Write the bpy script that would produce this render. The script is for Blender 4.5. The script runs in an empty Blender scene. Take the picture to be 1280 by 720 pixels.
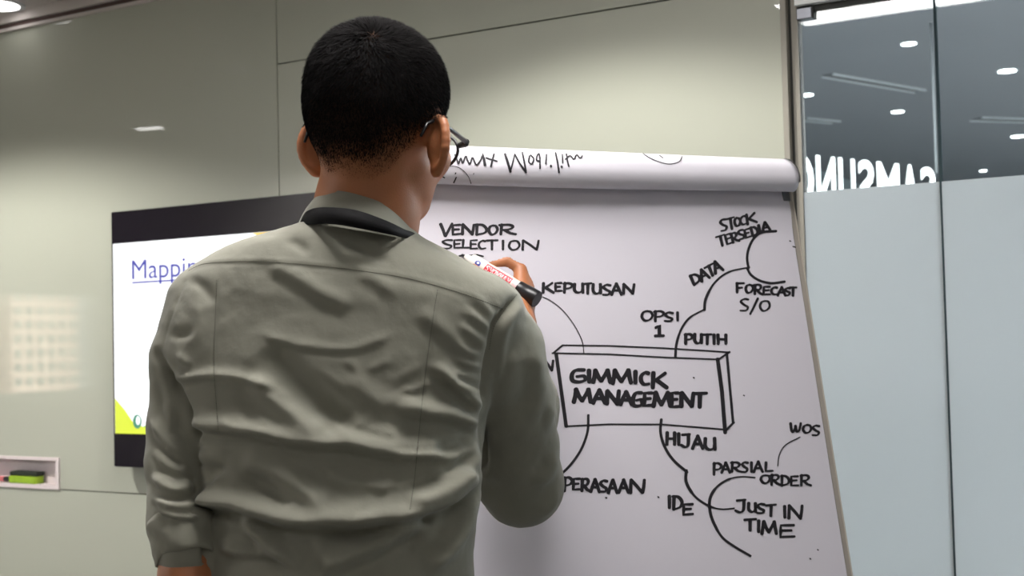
import bpy, bmesh, math, random
import numpy as np
from mathutils import Vector, Matrix

# ------------------------------------------------------------------ camera
FPX = 1600.0
_p, _r, _az = math.radians(2.2), math.radians(1.37), math.radians(30)
F0 = np.array([-math.sin(_az), math.cos(_az), 0.0]); ZUP = np.array([0, 0, 1.0])
CF = F0 * math.cos(_p) + ZUP * math.sin(_p)
_R0 = np.cross(F0, ZUP); _U0 = np.cross(_R0, CF)
CU = _U0 * math.cos(_r) + _R0 * math.sin(_r)
CR = _R0 * math.cos(_r) - _U0 * math.sin(_r)
CAM = np.array([0, 0, 1.38])
sc = bpy.context.scene
cd = bpy.data.cameras.new('camera'); co = bpy.data.objects.new('camera', cd)
sc.collection.objects.link(co); sc.camera = co
cd.sensor_width = 36.0; cd.lens = FPX / 1280 * 36.0; cd.clip_start = 0.05
cd.dof.use_dof = True; cd.dof.focus_distance = 1.62; cd.dof.aperture_fstop = 9.0
m = Matrix.Identity(4)
for i in range(3):
    m[i][0] = CR[i]; m[i][1] = CU[i]; m[i][2] = -CF[i]; m[i][3] = CAM[i]
co.matrix_world = m

# ------------------------------------------------------------------ world, lights, exposure
w = bpy.data.worlds.new('world'); sc.world = w; w.use_nodes = True
w.node_tree.nodes['Background'].inputs[0].default_value = (0.75, 0.82, 0.9, 1)
w.node_tree.nodes['Background'].inputs[1].default_value = 2.6
vs = sc.view_settings
vs.view_transform = 'Standard'; vs.look = 'None'; vs.gamma = 1.0; vs.use_curve_mapping = False
vs.exposure = 0.0

def area_light(name, loc, sx, sy, power, col=(1, 1, 1), rot=(0, 0, 0)):
    l = bpy.data.lights.new(name, 'AREA'); l.shape = 'RECTANGLE'; l.size = sx; l.size_y = sy
    l.energy = power; l.color = col
    o = bpy.data.objects.new(name, l); sc.collection.objects.link(o); o.location = loc; o.rotation_euler = rot
    return o
def spot_light(name, loc, target, power, deg, blend, col=(1, 1, 1), size=0.04):
    l = bpy.data.lights.new(name, 'SPOT'); l.energy = power; l.color = col
    l.spot_size = math.radians(deg); l.spot_blend = blend; l.shadow_soft_size = size
    o = bpy.data.objects.new(name, l); sc.collection.objects.link(o); o.location = loc
    d = Vector(target) - Vector(loc); o.rotation_euler = d.to_track_quat('-Z', 'Y').to_euler()
    return o
COOL = (1.0, 0.97, 0.95); WARM = (1.0, 0.965, 0.90)
area_light('room_fill_light', (-0.80, 1.14, 2.352), 0.8, 0.32, 23, COOL)  # unseen area lamp added above the man to light his back
area_light('room_fill_light', (0.8, -0.5, 2.352), 1.2, 1.2, 12, COOL)  # unseen fill added on the right to brighten the flip chart paper
area_light('room_fill_light', (-4.15, -1.0, 2.352), 0.5, 0.6, 60, COOL)  # unseen lamp added as a key light from the left
spot_light('wall_wash_light', (-3.10, 1.52, 2.345), (-3.10, 1.52, 0), 120, 141, 0.30, WARM)
spot_light('wall_wash_light', (-1.20, 1.78, 2.345), (-1.20, 1.78, 0), 52, 134, 0.30, WARM)
area_light('lobby_fill_light', (-0.45, 3.0, 2.85), 0.9, 0.5, 250, (0.97, 0.99, 1.0))  # unseen lamp added behind the glazing to brighten the frosted film
area_light('lobby_fill_light', (1.5, 6.5, 2.85), 2.5, 2.5, 620, (0.97, 0.99, 1.0))  # unseen fill added for the lobby, no fixture here
area_light('lobby_fill_light', (2.5, 11.5, 2.85), 2.5, 2.5, 620, (0.97, 0.99, 1.0))  # unseen fill added to brighten the far lobby ceiling
_s = bpy.data.lights.new('sun', 'SUN'); _s.energy = 26; _s.angle = 0.01; _s.color = (1, 0.95, 0.88)
_so = bpy.data.objects.new('sun', _s); sc.collection.objects.link(_so); _so.rotation_euler = Vector((-0.8, 0.25, -0.5)).to_track_quat('-Z', 'Y').to_euler()

# ------------------------------------------------------------------ helpers
COL = sc.collection
random.seed(4); rng = np.random.default_rng(4)

def un(x, y, d): return CAM + d * (CF + CR * (x - 640) / FPX - CU * (y - 360) / FPX)
def mp(x, y, d): return np.array([(x - 640) * d / FPX, d, -(y - 360) * d / FPX])   # camera-axis metric frame
def m2w(P): P = np.asarray(P, float); return CAM + P[..., 0:1] * CR + P[..., 1:2] * CF + P[..., 2:3] * CU
def onplane(x, y, P0, n):
    v = CF + CR * (x - 640) / FPX - CU * (y - 360) / FPX
    return CAM + v * (((P0 - CAM) @ n) / (v @ n))
def proj(P):
    q = np.asarray(P) - CAM; d = q @ CF
    return 640 + FPX * (q @ CR) / d, 360 - FPX * (q @ CU) / d

def srgb(r, g, b):
    f = lambda c: (c / 255 / 12.92) if c / 255 <= 0.04045 else ((c / 255 + 0.055) / 1.055) ** 2.4
    return (f(r), f(g), f(b), 1.0)

def mat(name, col, rough=0.6, metal=0.0, noise=0.0, nscale=60, bump=0.0, bscale=400, emit=None, estr=1.0, spec=None, sub=0.0, coat=0.0, sheen=0.0):
    mt = bpy.data.materials.new(name); mt.use_nodes = True
    nt = mt.node_tree; b = nt.nodes['Principled BSDF']
    b.inputs['Base Color'].default_value = col; b.inputs['Roughness'].default_value = rough; b.inputs['Metallic'].default_value = metal
    if spec is not None: b.inputs['Specular IOR Level'].default_value = spec
    if sub: b.inputs['Subsurface Weight'].default_value = sub; b.inputs['Subsurface Radius'].default_value = (0.012, 0.004, 0.002); b.inputs['Subsurface Scale'].default_value = 0.6
    if coat: b.inputs['Coat Weight'].default_value = coat; b.inputs['Coat Roughness'].default_value = 0.02
    if sheen: b.inputs['Sheen Weight'].default_value = sheen
    tc = nt.nodes.new('ShaderNodeTexCoord')
    n = nt.nodes.new('ShaderNodeTexNoise'); n.inputs['Scale'].default_value = nscale; n.inputs['Detail'].default_value = 5
    nt.links.new(tc.outputs['Object'], n.inputs['Vector'])
    mx = nt.nodes.new('ShaderNodeMixRGB'); mx.blend_type = 'MULTIPLY'; mx.inputs['Fac'].default_value = 1
    rp = nt.nodes.new('ShaderNodeValToRGB'); k = max(noise, 0.015)
    rp.color_ramp.elements[0].position = 0.3; rp.color_ramp.elements[1].position = 0.7
    rp.color_ramp.elements[0].color = (1 - k, 1 - k, 1 - k, 1); rp.color_ramp.elements[1].color = (1, 1, 1, 1)
    nt.links.new(n.outputs['Fac'], rp.inputs['Fac'])
    mx.inputs['Color1'].default_value = col; nt.links.new(rp.outputs['Color'], mx.inputs['Color2'])
    nt.links.new(mx.outputs['Color'], b.inputs['Base Color'])
    if bump:
        n2 = nt.nodes.new('ShaderNodeTexNoise'); n2.inputs['Scale'].default_value = bscale; n2.inputs['Detail'].default_value = 3
        nt.links.new(tc.outputs['Object'], n2.inputs['Vector'])
        bp = nt.nodes.new('ShaderNodeBump'); bp.inputs['Strength'].default_value = bump; bp.inputs['Distance'].default_value = 0.002
        nt.links.new(n2.outputs['Fac'], bp.inputs['Height']); nt.links.new(bp.outputs['Normal'], b.inputs['Normal'])
    if emit is not None:
        b.inputs['Emission Color'].default_value = emit; b.inputs['Emission Strength'].default_value = estr
    return mt

def link(name, me, mt=None, parent=None, smooth=False, label=None):
    o = bpy.data.objects.new(name, me); COL.objects.link(o)
    if mt: me.materials.append(mt)
    if parent is not None: o.parent = parent
    if smooth: me.polygons.foreach_set('use_smooth', [True] * len(me.polygons))
    if label: o['label'] = label
    return o
def mesh_np(name, V, Fq, mt=None, parent=None, smooth=True, label=None):
    me = bpy.data.meshes.new(name); V = np.asarray(V, np.float32); Fq = np.asarray(Fq, np.int32)
    n = Fq.shape[1]; me.vertices.add(len(V)); me.vertices.foreach_set('co', V.ravel())
    me.loops.add(Fq.size); me.loops.foreach_set('vertex_index', Fq.ravel())
    me.polygons.add(len(Fq)); me.polygons.foreach_set('loop_start', np.arange(0, Fq.size, n, dtype=np.int32))
    me.update(calc_edges=True); me.validate()
    return link(name, me, mt, parent, smooth, label)
def bm_obj(name, bm, mt, parent=None, smooth=False, label=None):
    me = bpy.data.meshes.new(name); bmesh.ops.recalc_face_normals(bm, faces=bm.faces); bm.to_mesh(me); bm.free()
    return link(name, me, mt, parent, smooth, label)
def empty(name, loc, label, cat, group=None):
    o = bpy.data.objects.new(name, None); COL.objects.link(o); o.location = loc; o.empty_display_size = 0.1
    tag(o, label, cat, group); return o
def tag(o, label=None, cat=None, group=None, kind=None):
    if label: o['label'] = label
    if cat: o['category'] = cat
    if group: o['group'] = group
    if kind: o['kind'] = kind
    return o
def sub(o, parent):     # parent keeping world coordinates of mesh data (parents are only translated)
    o.parent = parent; return o

def add_box(bm, lo, hi, bev=0.0, M=None):
    lo = Vector(lo); hi = Vector(hi)
    r = bmesh.ops.create_cube(bm, size=1.0)
    for v in r['verts']:
        v.co = Vector([(lo[i] + hi[i]) / 2 + v.co[i] * (hi[i] - lo[i]) for i in range(3)])
    if bev:
        es = list({e for v in r['verts'] for e in v.link_edges})
        g = bmesh.ops.bevel(bm, geom=es, offset=bev, segments=2, affect='EDGES', profile=0.5)
        vs_ = list({v for f in g['faces'] for v in f.verts} | {v for v in r['verts'] if v.is_valid})
    else: vs_ = r['verts']
    if M is not None:
        for v in vs_: v.co = M @ v.co
def box(name, lo, hi, mt, parent=None, bev=0.0, M=None, kind=None, label=None):
    bm = bmesh.new(); add_box(bm, lo, hi, bev, M)
    if parent is not None and parent.type == 'EMPTY':
        for v in bm.verts: v.co -= parent.location
    o = bm_obj(name, bm, mt, parent, label=label)
    if kind: o['kind'] = kind
    return o
def frame_from(d):
    d = d / np.linalg.norm(d); a = np.array([0, 0, 1.0]) if abs(d[2]) < 0.9 else np.array([1.0, 0, 0])
    x = np.cross(a, d); x /= np.linalg.norm(x); return x, np.cross(d, x), d
def tube(pts, rad, n=10, cap=True):
    pts = [np.asarray(p, float) for p in pts]; rad = rad if hasattr(rad, '__len__') else [rad] * len(pts)
    V = []; Fc = []; x = None
    for i, p in enumerate(pts):
        d = pts[min(i + 1, len(pts) - 1)] - pts[max(i - 1, 0)]; d /= (np.linalg.norm(d) + 1e-12)
        if x is None: x, y, _ = frame_from(d)
        else: x = x - d * (x @ d); x /= np.linalg.norm(x); y = np.cross(d, x)
        for k in range(n):
            a = 2 * math.pi * k / n; V.append(p + rad[i] * (math.cos(a) * x + math.sin(a) * y))
    for i in range(len(pts) - 1):
        for k in range(n):
            Fc.append((i * n + k, i * n + (k + 1) % n, (i + 1) * n + (k + 1) % n, (i + 1) * n + k))
    if cap: Fc.append(tuple(range(n))[::-1]); Fc.append(tuple((len(pts) - 1) * n + k for k in range(n)))
    return V, Fc
def lathe_pts(A, B, prof, n=24):
    # prof: list of (t along A->B in metres, radius)
    A = np.asarray(A, float); B = np.asarray(B, float); d = (B - A) / np.linalg.norm(B - A)
    x, y, _ = frame_from(d); V = []; Fc = []
    for t, r in prof:
        for k in range(n):
            a = 2 * math.pi * k / n; V.append(A + d * t + r * (math.cos(a) * x + math.sin(a) * y))
    for i in range(len(prof) - 1):
        for k in range(n): Fc.append((i * n + k, i * n + (k + 1) % n, (i + 1) * n + (k + 1) % n, (i + 1) * n + k))
    Fc.append(tuple(range(n))[::-1]); Fc.append(tuple((len(prof) - 1) * n + k for k in range(n)))
    return V, Fc
def pyo(name, V, Fc, mt, parent=None, smooth=True, label=None):
    off = np.array(parent.location) if (parent is not None and parent.type == 'EMPTY') else np.zeros(3)
    me = bpy.data.meshes.new(name); me.from_pydata([tuple(np.asarray(v) - off) for v in V], [], [tuple(int(i) for i in f) for f in Fc]); me.update()
    return link(name, me, mt, parent, smooth, label)
def edge_split(o, deg=40):
    o.data.set_sharp_from_angle(angle=math.radians(deg)); return o
def catmull(P, n=6):
    P = [np.asarray(p, float) for p in P]
    if len(P) < 3: return P
    Q = [2 * P[0] - P[1]] + P + [2 * P[-1] - P[-2]]; out = []
    for i in range(1, len(Q) - 2):
        for k in range(n):
            t = k / n; a, b, c, d = Q[i - 1:i + 3]
            out.append(0.5 * ((2 * b) + (c - a) * t + (2 * a - 5 * b + 4 * c - d) * t * t + (3 * b - a - 3 * c + d) * t ** 3))
    out.append(P[-1]); return out

# ------------------------------------------------------------------ materials
def glass_mat(name, tint=(1, 1, 1, 1), rough=0.0, alpha_mix=None):
    mt = bpy.data.materials.new(name); mt.use_nodes = True; nt = mt.node_tree
    nt.nodes.remove(nt.nodes['Principled BSDF']); out = nt.nodes['Material Output']
    t = nt.nodes.new('ShaderNodeBsdfTransparent'); t.inputs[0].default_value = tint
    g = nt.nodes.new('ShaderNodeBsdfGlossy'); g.inputs['Roughness'].default_value = rough
    fr = nt.nodes.new('ShaderNodeFresnel'); fr.inputs[0].default_value = 1.5
    mx = nt.nodes.new('ShaderNodeMixShader'); nt.links.new(fr.outputs[0], mx.inputs[0])
    nt.links.new(t.outputs[0], mx.inputs[1]); nt.links.new(g.outputs[0], mx.inputs[2]); nt.links.new(mx.outputs[0], out.inputs[0])
    return mt
M_wallglass = mat('painted_glass', srgb(178, 181, 168), 0.45, noise=0.02, nscale=1.2, coat=1.0, spec=0.1)
M_wallglass_reflect = mat('painted_glass_reflection_tint', srgb(184, 187, 174), 0.45, noise=0.02, nscale=1.2, coat=1.0, spec=0.1)  # paler copy: the panel's brighter reflection is put into its colour
M_seam = mat('seam_shadow_gap', srgb(70, 72, 62), 0.8)
M_plaster = mat('white_plaster', srgb(205, 198, 194), 0.9, noise=0.03, nscale=9, bump=0.05)
M_wallroom = mat('room_wall_paint', srgb(205, 203, 196), 0.9, noise=0.05, nscale=3)
M_carpet = mat('grey_carpet', srgb(125, 124, 122), 1.0, noise=0.3, nscale=250, bump=0.4)
M_trim = mat('satin_aluminium_trim', srgb(150, 146, 136), 0.6, 0.0, noise=0.03, nscale=12)
M_groove = mat('dark_groove', srgb(84, 66, 62), 0.8)
M_dark = mat('dark_gasket', srgb(45, 46, 42), 0.7)
M_glass = glass_mat('clear_glass', (0.88, 0.905, 0.91, 1))
M_steel = mat('brushed_steel', srgb(120, 122, 128), 0.35, 0.8, noise=0.06, nscale=40)
M_header = mat('white_header', srgb(246, 248, 247), 0.7, noise=0.02)
def frosted():
    mt = bpy.data.materials.new('frosted_film'); mt.use_nodes = True; nt = mt.node_tree
    nt.nodes.remove(nt.nodes['Principled BSDF']); out = nt.nodes['Material Output']
    a = nt.nodes.new('ShaderNodeBsdfTranslucent'); a.inputs[0].default_value = (0.80, 0.83, 0.85, 1)
    d = nt.nodes.new('ShaderNodeBsdfDiffuse'); d.inputs[0].default_value = (0.50, 0.53, 0.545, 1)
    n = nt.nodes.new('ShaderNodeTexNoise'); n.inputs['Scale'].default_value = 1.5
    mx = nt.nodes.new('ShaderNodeMixShader'); mx.inputs[0].default_value = 0.45
    rp = nt.nodes.new('ShaderNodeMapRange'); rp.inputs[3].default_value = 0.43; rp.inputs[4].default_value = 0.47
    nt.links.new(n.outputs['Fac'], rp.inputs[0]); nt.links.new(rp.outputs[0], mx.inputs[0])
    nt.links.new(a.outputs[0], mx.inputs[1]); nt.links.new(d.outputs[0], mx.inputs[2]); nt.links.new(mx.outputs[0], out.inputs[0])
    return mt
M_frost = frosted()
M_lobbyceil = mat('lobby_ceiling_paint', srgb(106, 109, 114), 0.85, noise=0.06, nscale=2)
M_lobbywall = mat('lobby_wall_paint', srgb(128, 140, 144), 0.9, noise=0.04, nscale=2)
M_black = mat('black_gloss_bezel', srgb(26, 22, 30), 0.15, noise=0.05, spec=.2)
M_plasticblack = mat('black_plastic', srgb(20, 20, 22), 0.35, noise=0.05)
M_paper = mat('flip_chart_paper', srgb(217, 213, 222), 0.85, noise=0.015, nscale=6, bump=0.04, bscale=25)
M_paper2 = mat('used_paper', srgb(210, 207, 215), 0.85, noise=0.02, nscale=6, bump=0.05, bscale=20)
M_ink = mat('black_marker_ink', srgb(28, 25, 32), 0.6, noise=0.3, nscale=90)
M_frame = mat('beige_metal_frame', srgb(176, 168, 158), 0.45, 0.2, noise=0.05, nscale=40)
M_frame_hi = mat('pale_metal_edge', srgb(205, 198, 186), 0.35, 0.3, noise=0.03)
M_boardwhite = mat('whiteboard_panel', srgb(225, 225, 224), 0.3, noise=0.01)
M_shirt = None

# ------------------------------------------------------------------ setting
WY = 2.49
def wx(px, py, y=WY):
    P = onplane(px, py, np.array([0, y, 0.0]), np.array([0, 1.0, 0])); return P[0], P[2]
XL, XR, YB, ZC = -4.6, 2.2, -3.2, 2.362
POST = -0.79
box('floor', (XL, YB, -0.05), (XR, WY + 0.1, 0), M_carpet, kind='structure')
# back wall: backing + painted glass panels
NX1 = wx(75, 590)[0]; NX0 = NX1 - 0.42; NZ1 = wx(73, 572)[1]; NZ0 = wx(75, 612)[1]
bm = bmesh.new()
for lo, hi in (((XL, 0), (NX0, ZC)), ((NX1, 0), (POST, ZC)), ((NX0, 0), (NX1, NZ0)), ((NX0, NZ1), (NX1, ZC))):
    add_box(bm, (lo[0], WY + 0.012, lo[1]), (hi[0], WY + 0.04, hi[1]))
wb = tag(bm_obj('wall_back', bm, M_seam), kind='structure')
SX = wx(347, 120)[0]; SZ = wx(130, 615)[1]; SZ2 = wx(700, 22)[1]; TZ = 2.31
g = 0.0016
for nm, a, b, mt in (('glass_panel', (XL, 0.0), (SX - g, SZ - g), M_wallglass),
                     ('glass_panel', (SX + g, 0.0), (POST, SZ - g), M_wallglass),
                     ('glass_panel', (SX + g, SZ + g), (POST, SZ2 - g), M_wallglass_reflect),
                     ('glass_panel', (SX + g, SZ2 + g), (POST, ZC), M_wallglass)):
    box(nm, (a[0], WY, a[1]), (b[0], WY + 0.0125, b[1]), mt, wb, bev=0.0008)
# niche opening in the left upper panel
NX1 = wx(75, 590)[0]; NX0 = NX1 - 0.42; NZ1 = wx(73, 572)[1]; NZ0 = wx(75, 612)[1]
for a, b in (((XL, SZ + g), (NX0, ZC)), ((NX1, SZ + g), (SX - g, ZC)), ((NX0, NZ1), (NX1, ZC)), ((NX0, SZ + g), (NX1, max(NZ0, SZ + g + .001)))):
    box('glass_panel', (a[0], WY, a[1]), (b[0], WY + 0.0125, b[1]), M_wallglass, wb)
# other room walls
def mirr(px, py, x):      # point on the plane x = const whose mirror image in the glass wall falls on this pixel
    P = onplane(px, py, np.array([x, 0, 0.0]), np.array([1.0, 0, 0])); return 2 * WY - P[1], P[2]
WINY0 = mirr(141, 430, XL)[0]; WINY1 = WINY0 + 1.9; WINY0, WINY1 = min(WINY0, 2.2), min(WINY0 + 1.9, 2.3)
WINY0, WINY1 = mirr(141, 430, XL)[0] - 0.0, mirr(-130, 430, XL)[0]
WINY0, WINY1 = sorted((WINY0, WINY1)); WINZ0 = mirr(60, 499, XL)[1]; WINZ1 = mirr(60, 359, XL)[1]
print('window', WINY0, WINY1, WINZ0, WINZ1)
box('wall_rear', (XL, YB - 0.1, 0), (XR, YB, ZC), M_wallroom, kind='structure')
box('wall_right', (XR, YB, 0), (XR + 0.1, WY, ZC), M_wallroom, kind='structure')
bm = bmesh.new()
for lo, hi in (((XL - .12, YB, 0), (XL, WINY0, ZC)), ((XL - .12, WINY1, 0), (XL, WY + .04, ZC)),
               ((XL - .12, WINY0, 0), (XL, WINY1, WINZ0)), ((XL - .12, WINY0, WINZ1), (XL, WINY1, ZC))):
    add_box(bm, lo, hi)
tag(bm_obj('wall_left', bm, M_wallroom), kind='structure')
# window in the left wall and the tower block outside it (seen as a faint mirror image in the glass wall)
wn = box('window_1', (XL - 0.075, WINY0 + .03, WINZ0 + .03), (XL - 0.065, WINY1 - .03, WINZ1 - .03), glass_mat('window_glass', (0.95, 0.97, 0.97, 1)), kind='structure')
bm = bmesh.new()
for lo, hi in (((XL - .1, WINY0, WINZ0), (XL - .04, WINY1, WINZ0 + .03)), ((XL - .1, WINY0, WINZ1 - .03), (XL - .04, WINY1, WINZ1)),
               ((XL - .1, WINY0, WINZ0 + .03), (XL - .04, WINY0 + .03, WINZ1 - .03)), ((XL - .1, WINY1 - .03, WINZ0 + .03), (XL - .04, WINY1, WINZ1 - .03))):
    add_box(bm, lo, hi)
bm_obj('window_frame', bm, M_header, wn)
# ceiling, bulkhead and shadow-gap trim above the glass wall
box('ceiling', (XL, YB, ZC), (XR, WY + .04, ZC + 0.1), M_plaster, kind='structure')
def wz(px, py, y): return wx(px, py, y)
box('trim_1', (XL, WY - 0.010, 2.308), (POST, WY, 2.317), M_plaster, kind='structure')
box('trim_2', (XL, WY - 0.004, 2.317), (POST, WY, ZC), M_groove, kind='structure')
box('trim_3', (XL, WY - 0.013, 2.331), (POST, WY - 0.002, ZC), M_plaster, kind='structure')

# post between painted wall and clear glazing
tr = box('trim_4', (POST, WY - 0.03, 0), (POST + 0.012, WY + 0.02, ZC), M_trim, kind='structure', bev=.001)
box('gasket', (POST + 0.012, WY - 0.012, 0), (POST + 0.017, WY + 0.02, ZC), M_dark, tr)
box('glazing_channel', (POST + 0.017, WY - 0.013, 0), (POST + 0.030, WY + 0.012, ZC), M_trim, tr)
GX0 = POST + 0.030
box('added_dark_strip', (POST + 0.012, WY + 0.006, 0), (POST + 0.0135, WY + 0.045, ZC), M_dark, tr)  # dark strip added so the lobby-lit wall end stays dark
box('added_dark_strip', (POST + 0.030, WY - 0.008, 0), (POST + 0.031, WY + 0.013, ZC), M_dark, tr)  # second added strip, keeps the lit channel side dark
GT = wx(1030, 6)[1]; FRZ = wx(1140, 230.5)[1]; JX = wx(1173, 120)[0]
box('trim_5', (GX0, WY - 0.03, GT), (XR, WY + 0.1, ZC), M_header, kind='structure')
w2 = box('window_2', (GX0, WY - .012, GT - 0.012), (XR, WY + .006, GT), M_dark, kind='structure')
box('pane', (GX0 - .005, WY - .008, 0.02), (JX - .0012, WY + .002, GT - .006), M_glass, w2)
box('pane', (JX + .0012, WY - .008, 0.02), (JX + 1.2008, WY + .002, GT - .006), M_glass, w2)
box('pane', (JX + 1.2032, WY - .008, 0.02), (XR, WY + .002, GT - .006), M_glass, w2)
M_joint = mat('silicone_joint', srgb(60, 72, 76), 0.95, spec=0)
box('joint', (JX - .002, WY - .009, 0.02), (JX + .002, WY + .003, GT - .012), M_joint, w2)
box('joint', (JX + 1.2, WY - .009, 0.02), (JX + 1.204, WY + .003, GT - .012), M_joint, w2)
box('frosted_film', (GX0, WY - .0095, 0.02), (JX - .002, WY - .0085, FRZ), M_frost, w2)
box('frosted_film', (JX + .002, WY - .0095, 0.02), (JX + 1.2, WY - .0085, FRZ), M_frost, w2)
box('frosted_film', (JX + 1.204, WY - .0095, 0.02), (XR, WY - .0085, FRZ), M_frost, w2)
pfx = wx(1018.5, 18)[0]
pf = box('patch_fitting', (GX0, WY - .020, wx(1010, 26)[1]), (pfx, WY + .012, GT - .004), M_steel, w2, bev=.002)
box('clamp_edge', (pfx, WY - .018, wx(1010, 26)[1]), (pfx + .003, WY + .010, GT - .004), M_dark, w2)

# lobby beyond the glazing
LZ = 2.9
box('floor_2', (-3.5, WY + .04, -.05), (9, 15, 0), mat('pale_stone_floor', srgb(190, 192, 190), .5, noise=.1, nscale=3), kind='structure')
box('ceiling_2', (-3.5, WY + .04, LZ), (9, 15, LZ + .1), M_lobbyceil, kind='structure')
box('wall_far', (-3.5, 15, 0), (9, 15.1, LZ), M_lobbywall, kind='structure')
box('wall_lobby_right', (9, WY + .04, 0), (9.1, 15, LZ), M_lobbywall, kind='structure')
box('wall_lobby_left', (-3.6, WY + .04, 0), (-3.5, 15, LZ), M_lobbywall, kind='structure')
UPN = np.array([0, 0, 1.0])
M_lamp = mat('lit_downlight', (1, 1, 1, 1), 0.5, emit=(0.95, 1, 1, 1), estr=14)
M_vent = mat('dark_vent', srgb(70, 72, 76), 0.6, noise=.1)
M_lampring = mat('downlight_ring', srgb(170, 175, 178), 0.4)
def lobby_pt(px, py): return onplane(px, py, np.array([0, 0, LZ]), UPN)
lamps = [(1136, 54, .038, 'small lit downlight nearest the glass joint in the lobby ceiling'),
         (1259, 88, .052, 'largest and brightest lit downlight in the lobby ceiling, right of the glass joint'),
         (1008, 118, .042, 'lit lobby downlight close beside the aluminium post'),
         (1122, 139, .042, 'lit lobby downlight above the middle letters of the glowing sign'),
         (1272, 170, .05, 'lit lobby downlight at the right edge of the photo'),
         (1229, 213, .035, 'tiny farthest lit downlight just above the frosted film')]
for px, py, r, lb in lamps:
    P = lobby_pt(px, py); t = empty('downlight', tuple(P), lb, 'ceiling light', 'lit downlights in the lobby ceiling')
    V, Fc = lathe_pts(P - UPN * .006, P, [(0, r), (.006, r)], 20); edge_split(pyo('lamp_face', V, Fc, M_lamp, t))
    V, Fc = lathe_pts(P - UPN * .004, P, [(0, r * 1.25), (.004, r * 1.25)], 20); edge_split(pyo('trim_ring', V, Fc, M_lampring, t))
vents = [((1034, 93), (1150, 113), .10, 'long dark slot vent in the lobby ceiling left of the glass joint'),
         ((1003, 148), (1045, 152), .10, 'faint short slot vent in the lobby ceiling beside the aluminium post'),
         ((1220, 148), (1290, 150), .16, 'dark slot vent in the lobby ceiling near the right photo edge')]
for (a, b, wd, lb) in vents:
    A = lobby_pt(*a); B = lobby_pt(*b); d = (B - A); L = np.linalg.norm(d); d /= L; s = np.cross(UPN, d)
    t = empty('ceiling_vent', tuple((A + B) / 2), lb, 'vent', 'slot vents in the lobby ceiling')
    for nm, o0, o1, mt, hz in (('slot', -.35, .35, M_vent, .004), ('vent_frame', .35, .5, M_lampring, .012), ('vent_frame', -.5, -.35, M_lampring, .012)):
        V = [A + s * wd * o0, B + s * wd * o0, B + s * wd * o1, A + s * wd * o1]; V += [v - UPN * hz for v in V]
        pyo(nm, V, [(0, 1, 2, 3), (7, 6, 5, 4), (0, 4, 5, 1), (1, 5, 6, 2), (2, 6, 7, 3), (3, 7, 4, 0)], mt, t, smooth=False)

# illuminated sign seen from behind (mirrored letters)
def text_mesh(s, bold=0.0, extrude=0.0):
    c = bpy.data.curves.new('t', 'FONT'); c.body = s; c.offset = bold; c.extrude = extrude; c.resolution_u = 4
    o = bpy.data.objects.new('t', c); COL.objects.link(o)
    dg = bpy.context.evaluated_depsgraph_get(); me = bpy.data.meshes.new_from_object(o.evaluated_get(dg))
    bpy.data.objects.remove(o); V = np.array([v.co[:] for v in me.vertices]); Fc = [tuple(p.vertices) for p in me.polygons]
    bpy.data.meshes.remove(me); return V, Fc
SP = un(1085, 215, 6.0); ang = math.radians(52)
sh = F0 * math.cos(ang) + np.cross(F0, ZUP) * math.sin(ang); sn = np.cross(sh, ZUP)
M_sign = mat('sign_glow', (1, 1, 1, 1), 0.5, emit=(0.92, 1, 1, 1), estr=1.6)
sg = empty('illuminated_sign', tuple(SP), 'glowing white mirrored capital letters above the frosted film', 'sign')
def signp(px, py): P = onplane(px, py, SP, sn); return (P - SP) @ sh, P[2]
for ch, x0, x1, yt in (('G', 988, 1015.5, 190), ('N', 1020, 1043, 194), ('U', 1048, 1067.6, 197), ('S', 1072, 1091, 199), ('M', 1096, 1123, 202), ('A', 1126, 1147, 205), ('S', 1150, 1168, 208)):
    V, Fc = text_mesh(ch, 0.015, 0.003)
    a0, zt = signp(x0, yt); a1, _ = signp(x1, yt); h = 0.235
    mn, mx = V.min(0), V.max(0)
    X = (V[:, 0] - mn[0]) / (mx[0] - mn[0]); Y = (V[:, 1] - mn[1]) / (mx[1] - mn[1])
    W = [SP + sh * (a1 + (a0 - a1) * X[i]) + np.array([0, 0, zt - SP[2] - h + h * Y[i]]) + sn * (V[i, 2] * 0.6) for i in range(len(V))]
    pyo('letter', W, Fc, M_sign, sg, smooth=False)
for px in (982, 1174.5):
    a = signp(px, 210)[0]
    V, Fc = tube([SP + sh * a + np.array([0, 0, zt - SP[2] - .02]) - sn * .02, SP + sh * a + np.array([0, 0, LZ - SP[2]]) - sn * .02], .005, 8); pyo('hanging_rod', V, Fc, M_lampring, sg)
a0, a1 = signp(982, 210)[0], signp(1174.5, 210)[0]
V, Fc = tube([SP + sh * a0 + np.array([0, 0, zt - SP[2] - .19]) - sn * .02, SP + sh * a1 + np.array([0, 0, zt - SP[2] - .19]) - sn * .02], .006, 8); pyo('mounting_rail', V, Fc, M_lampring, sg)
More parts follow.
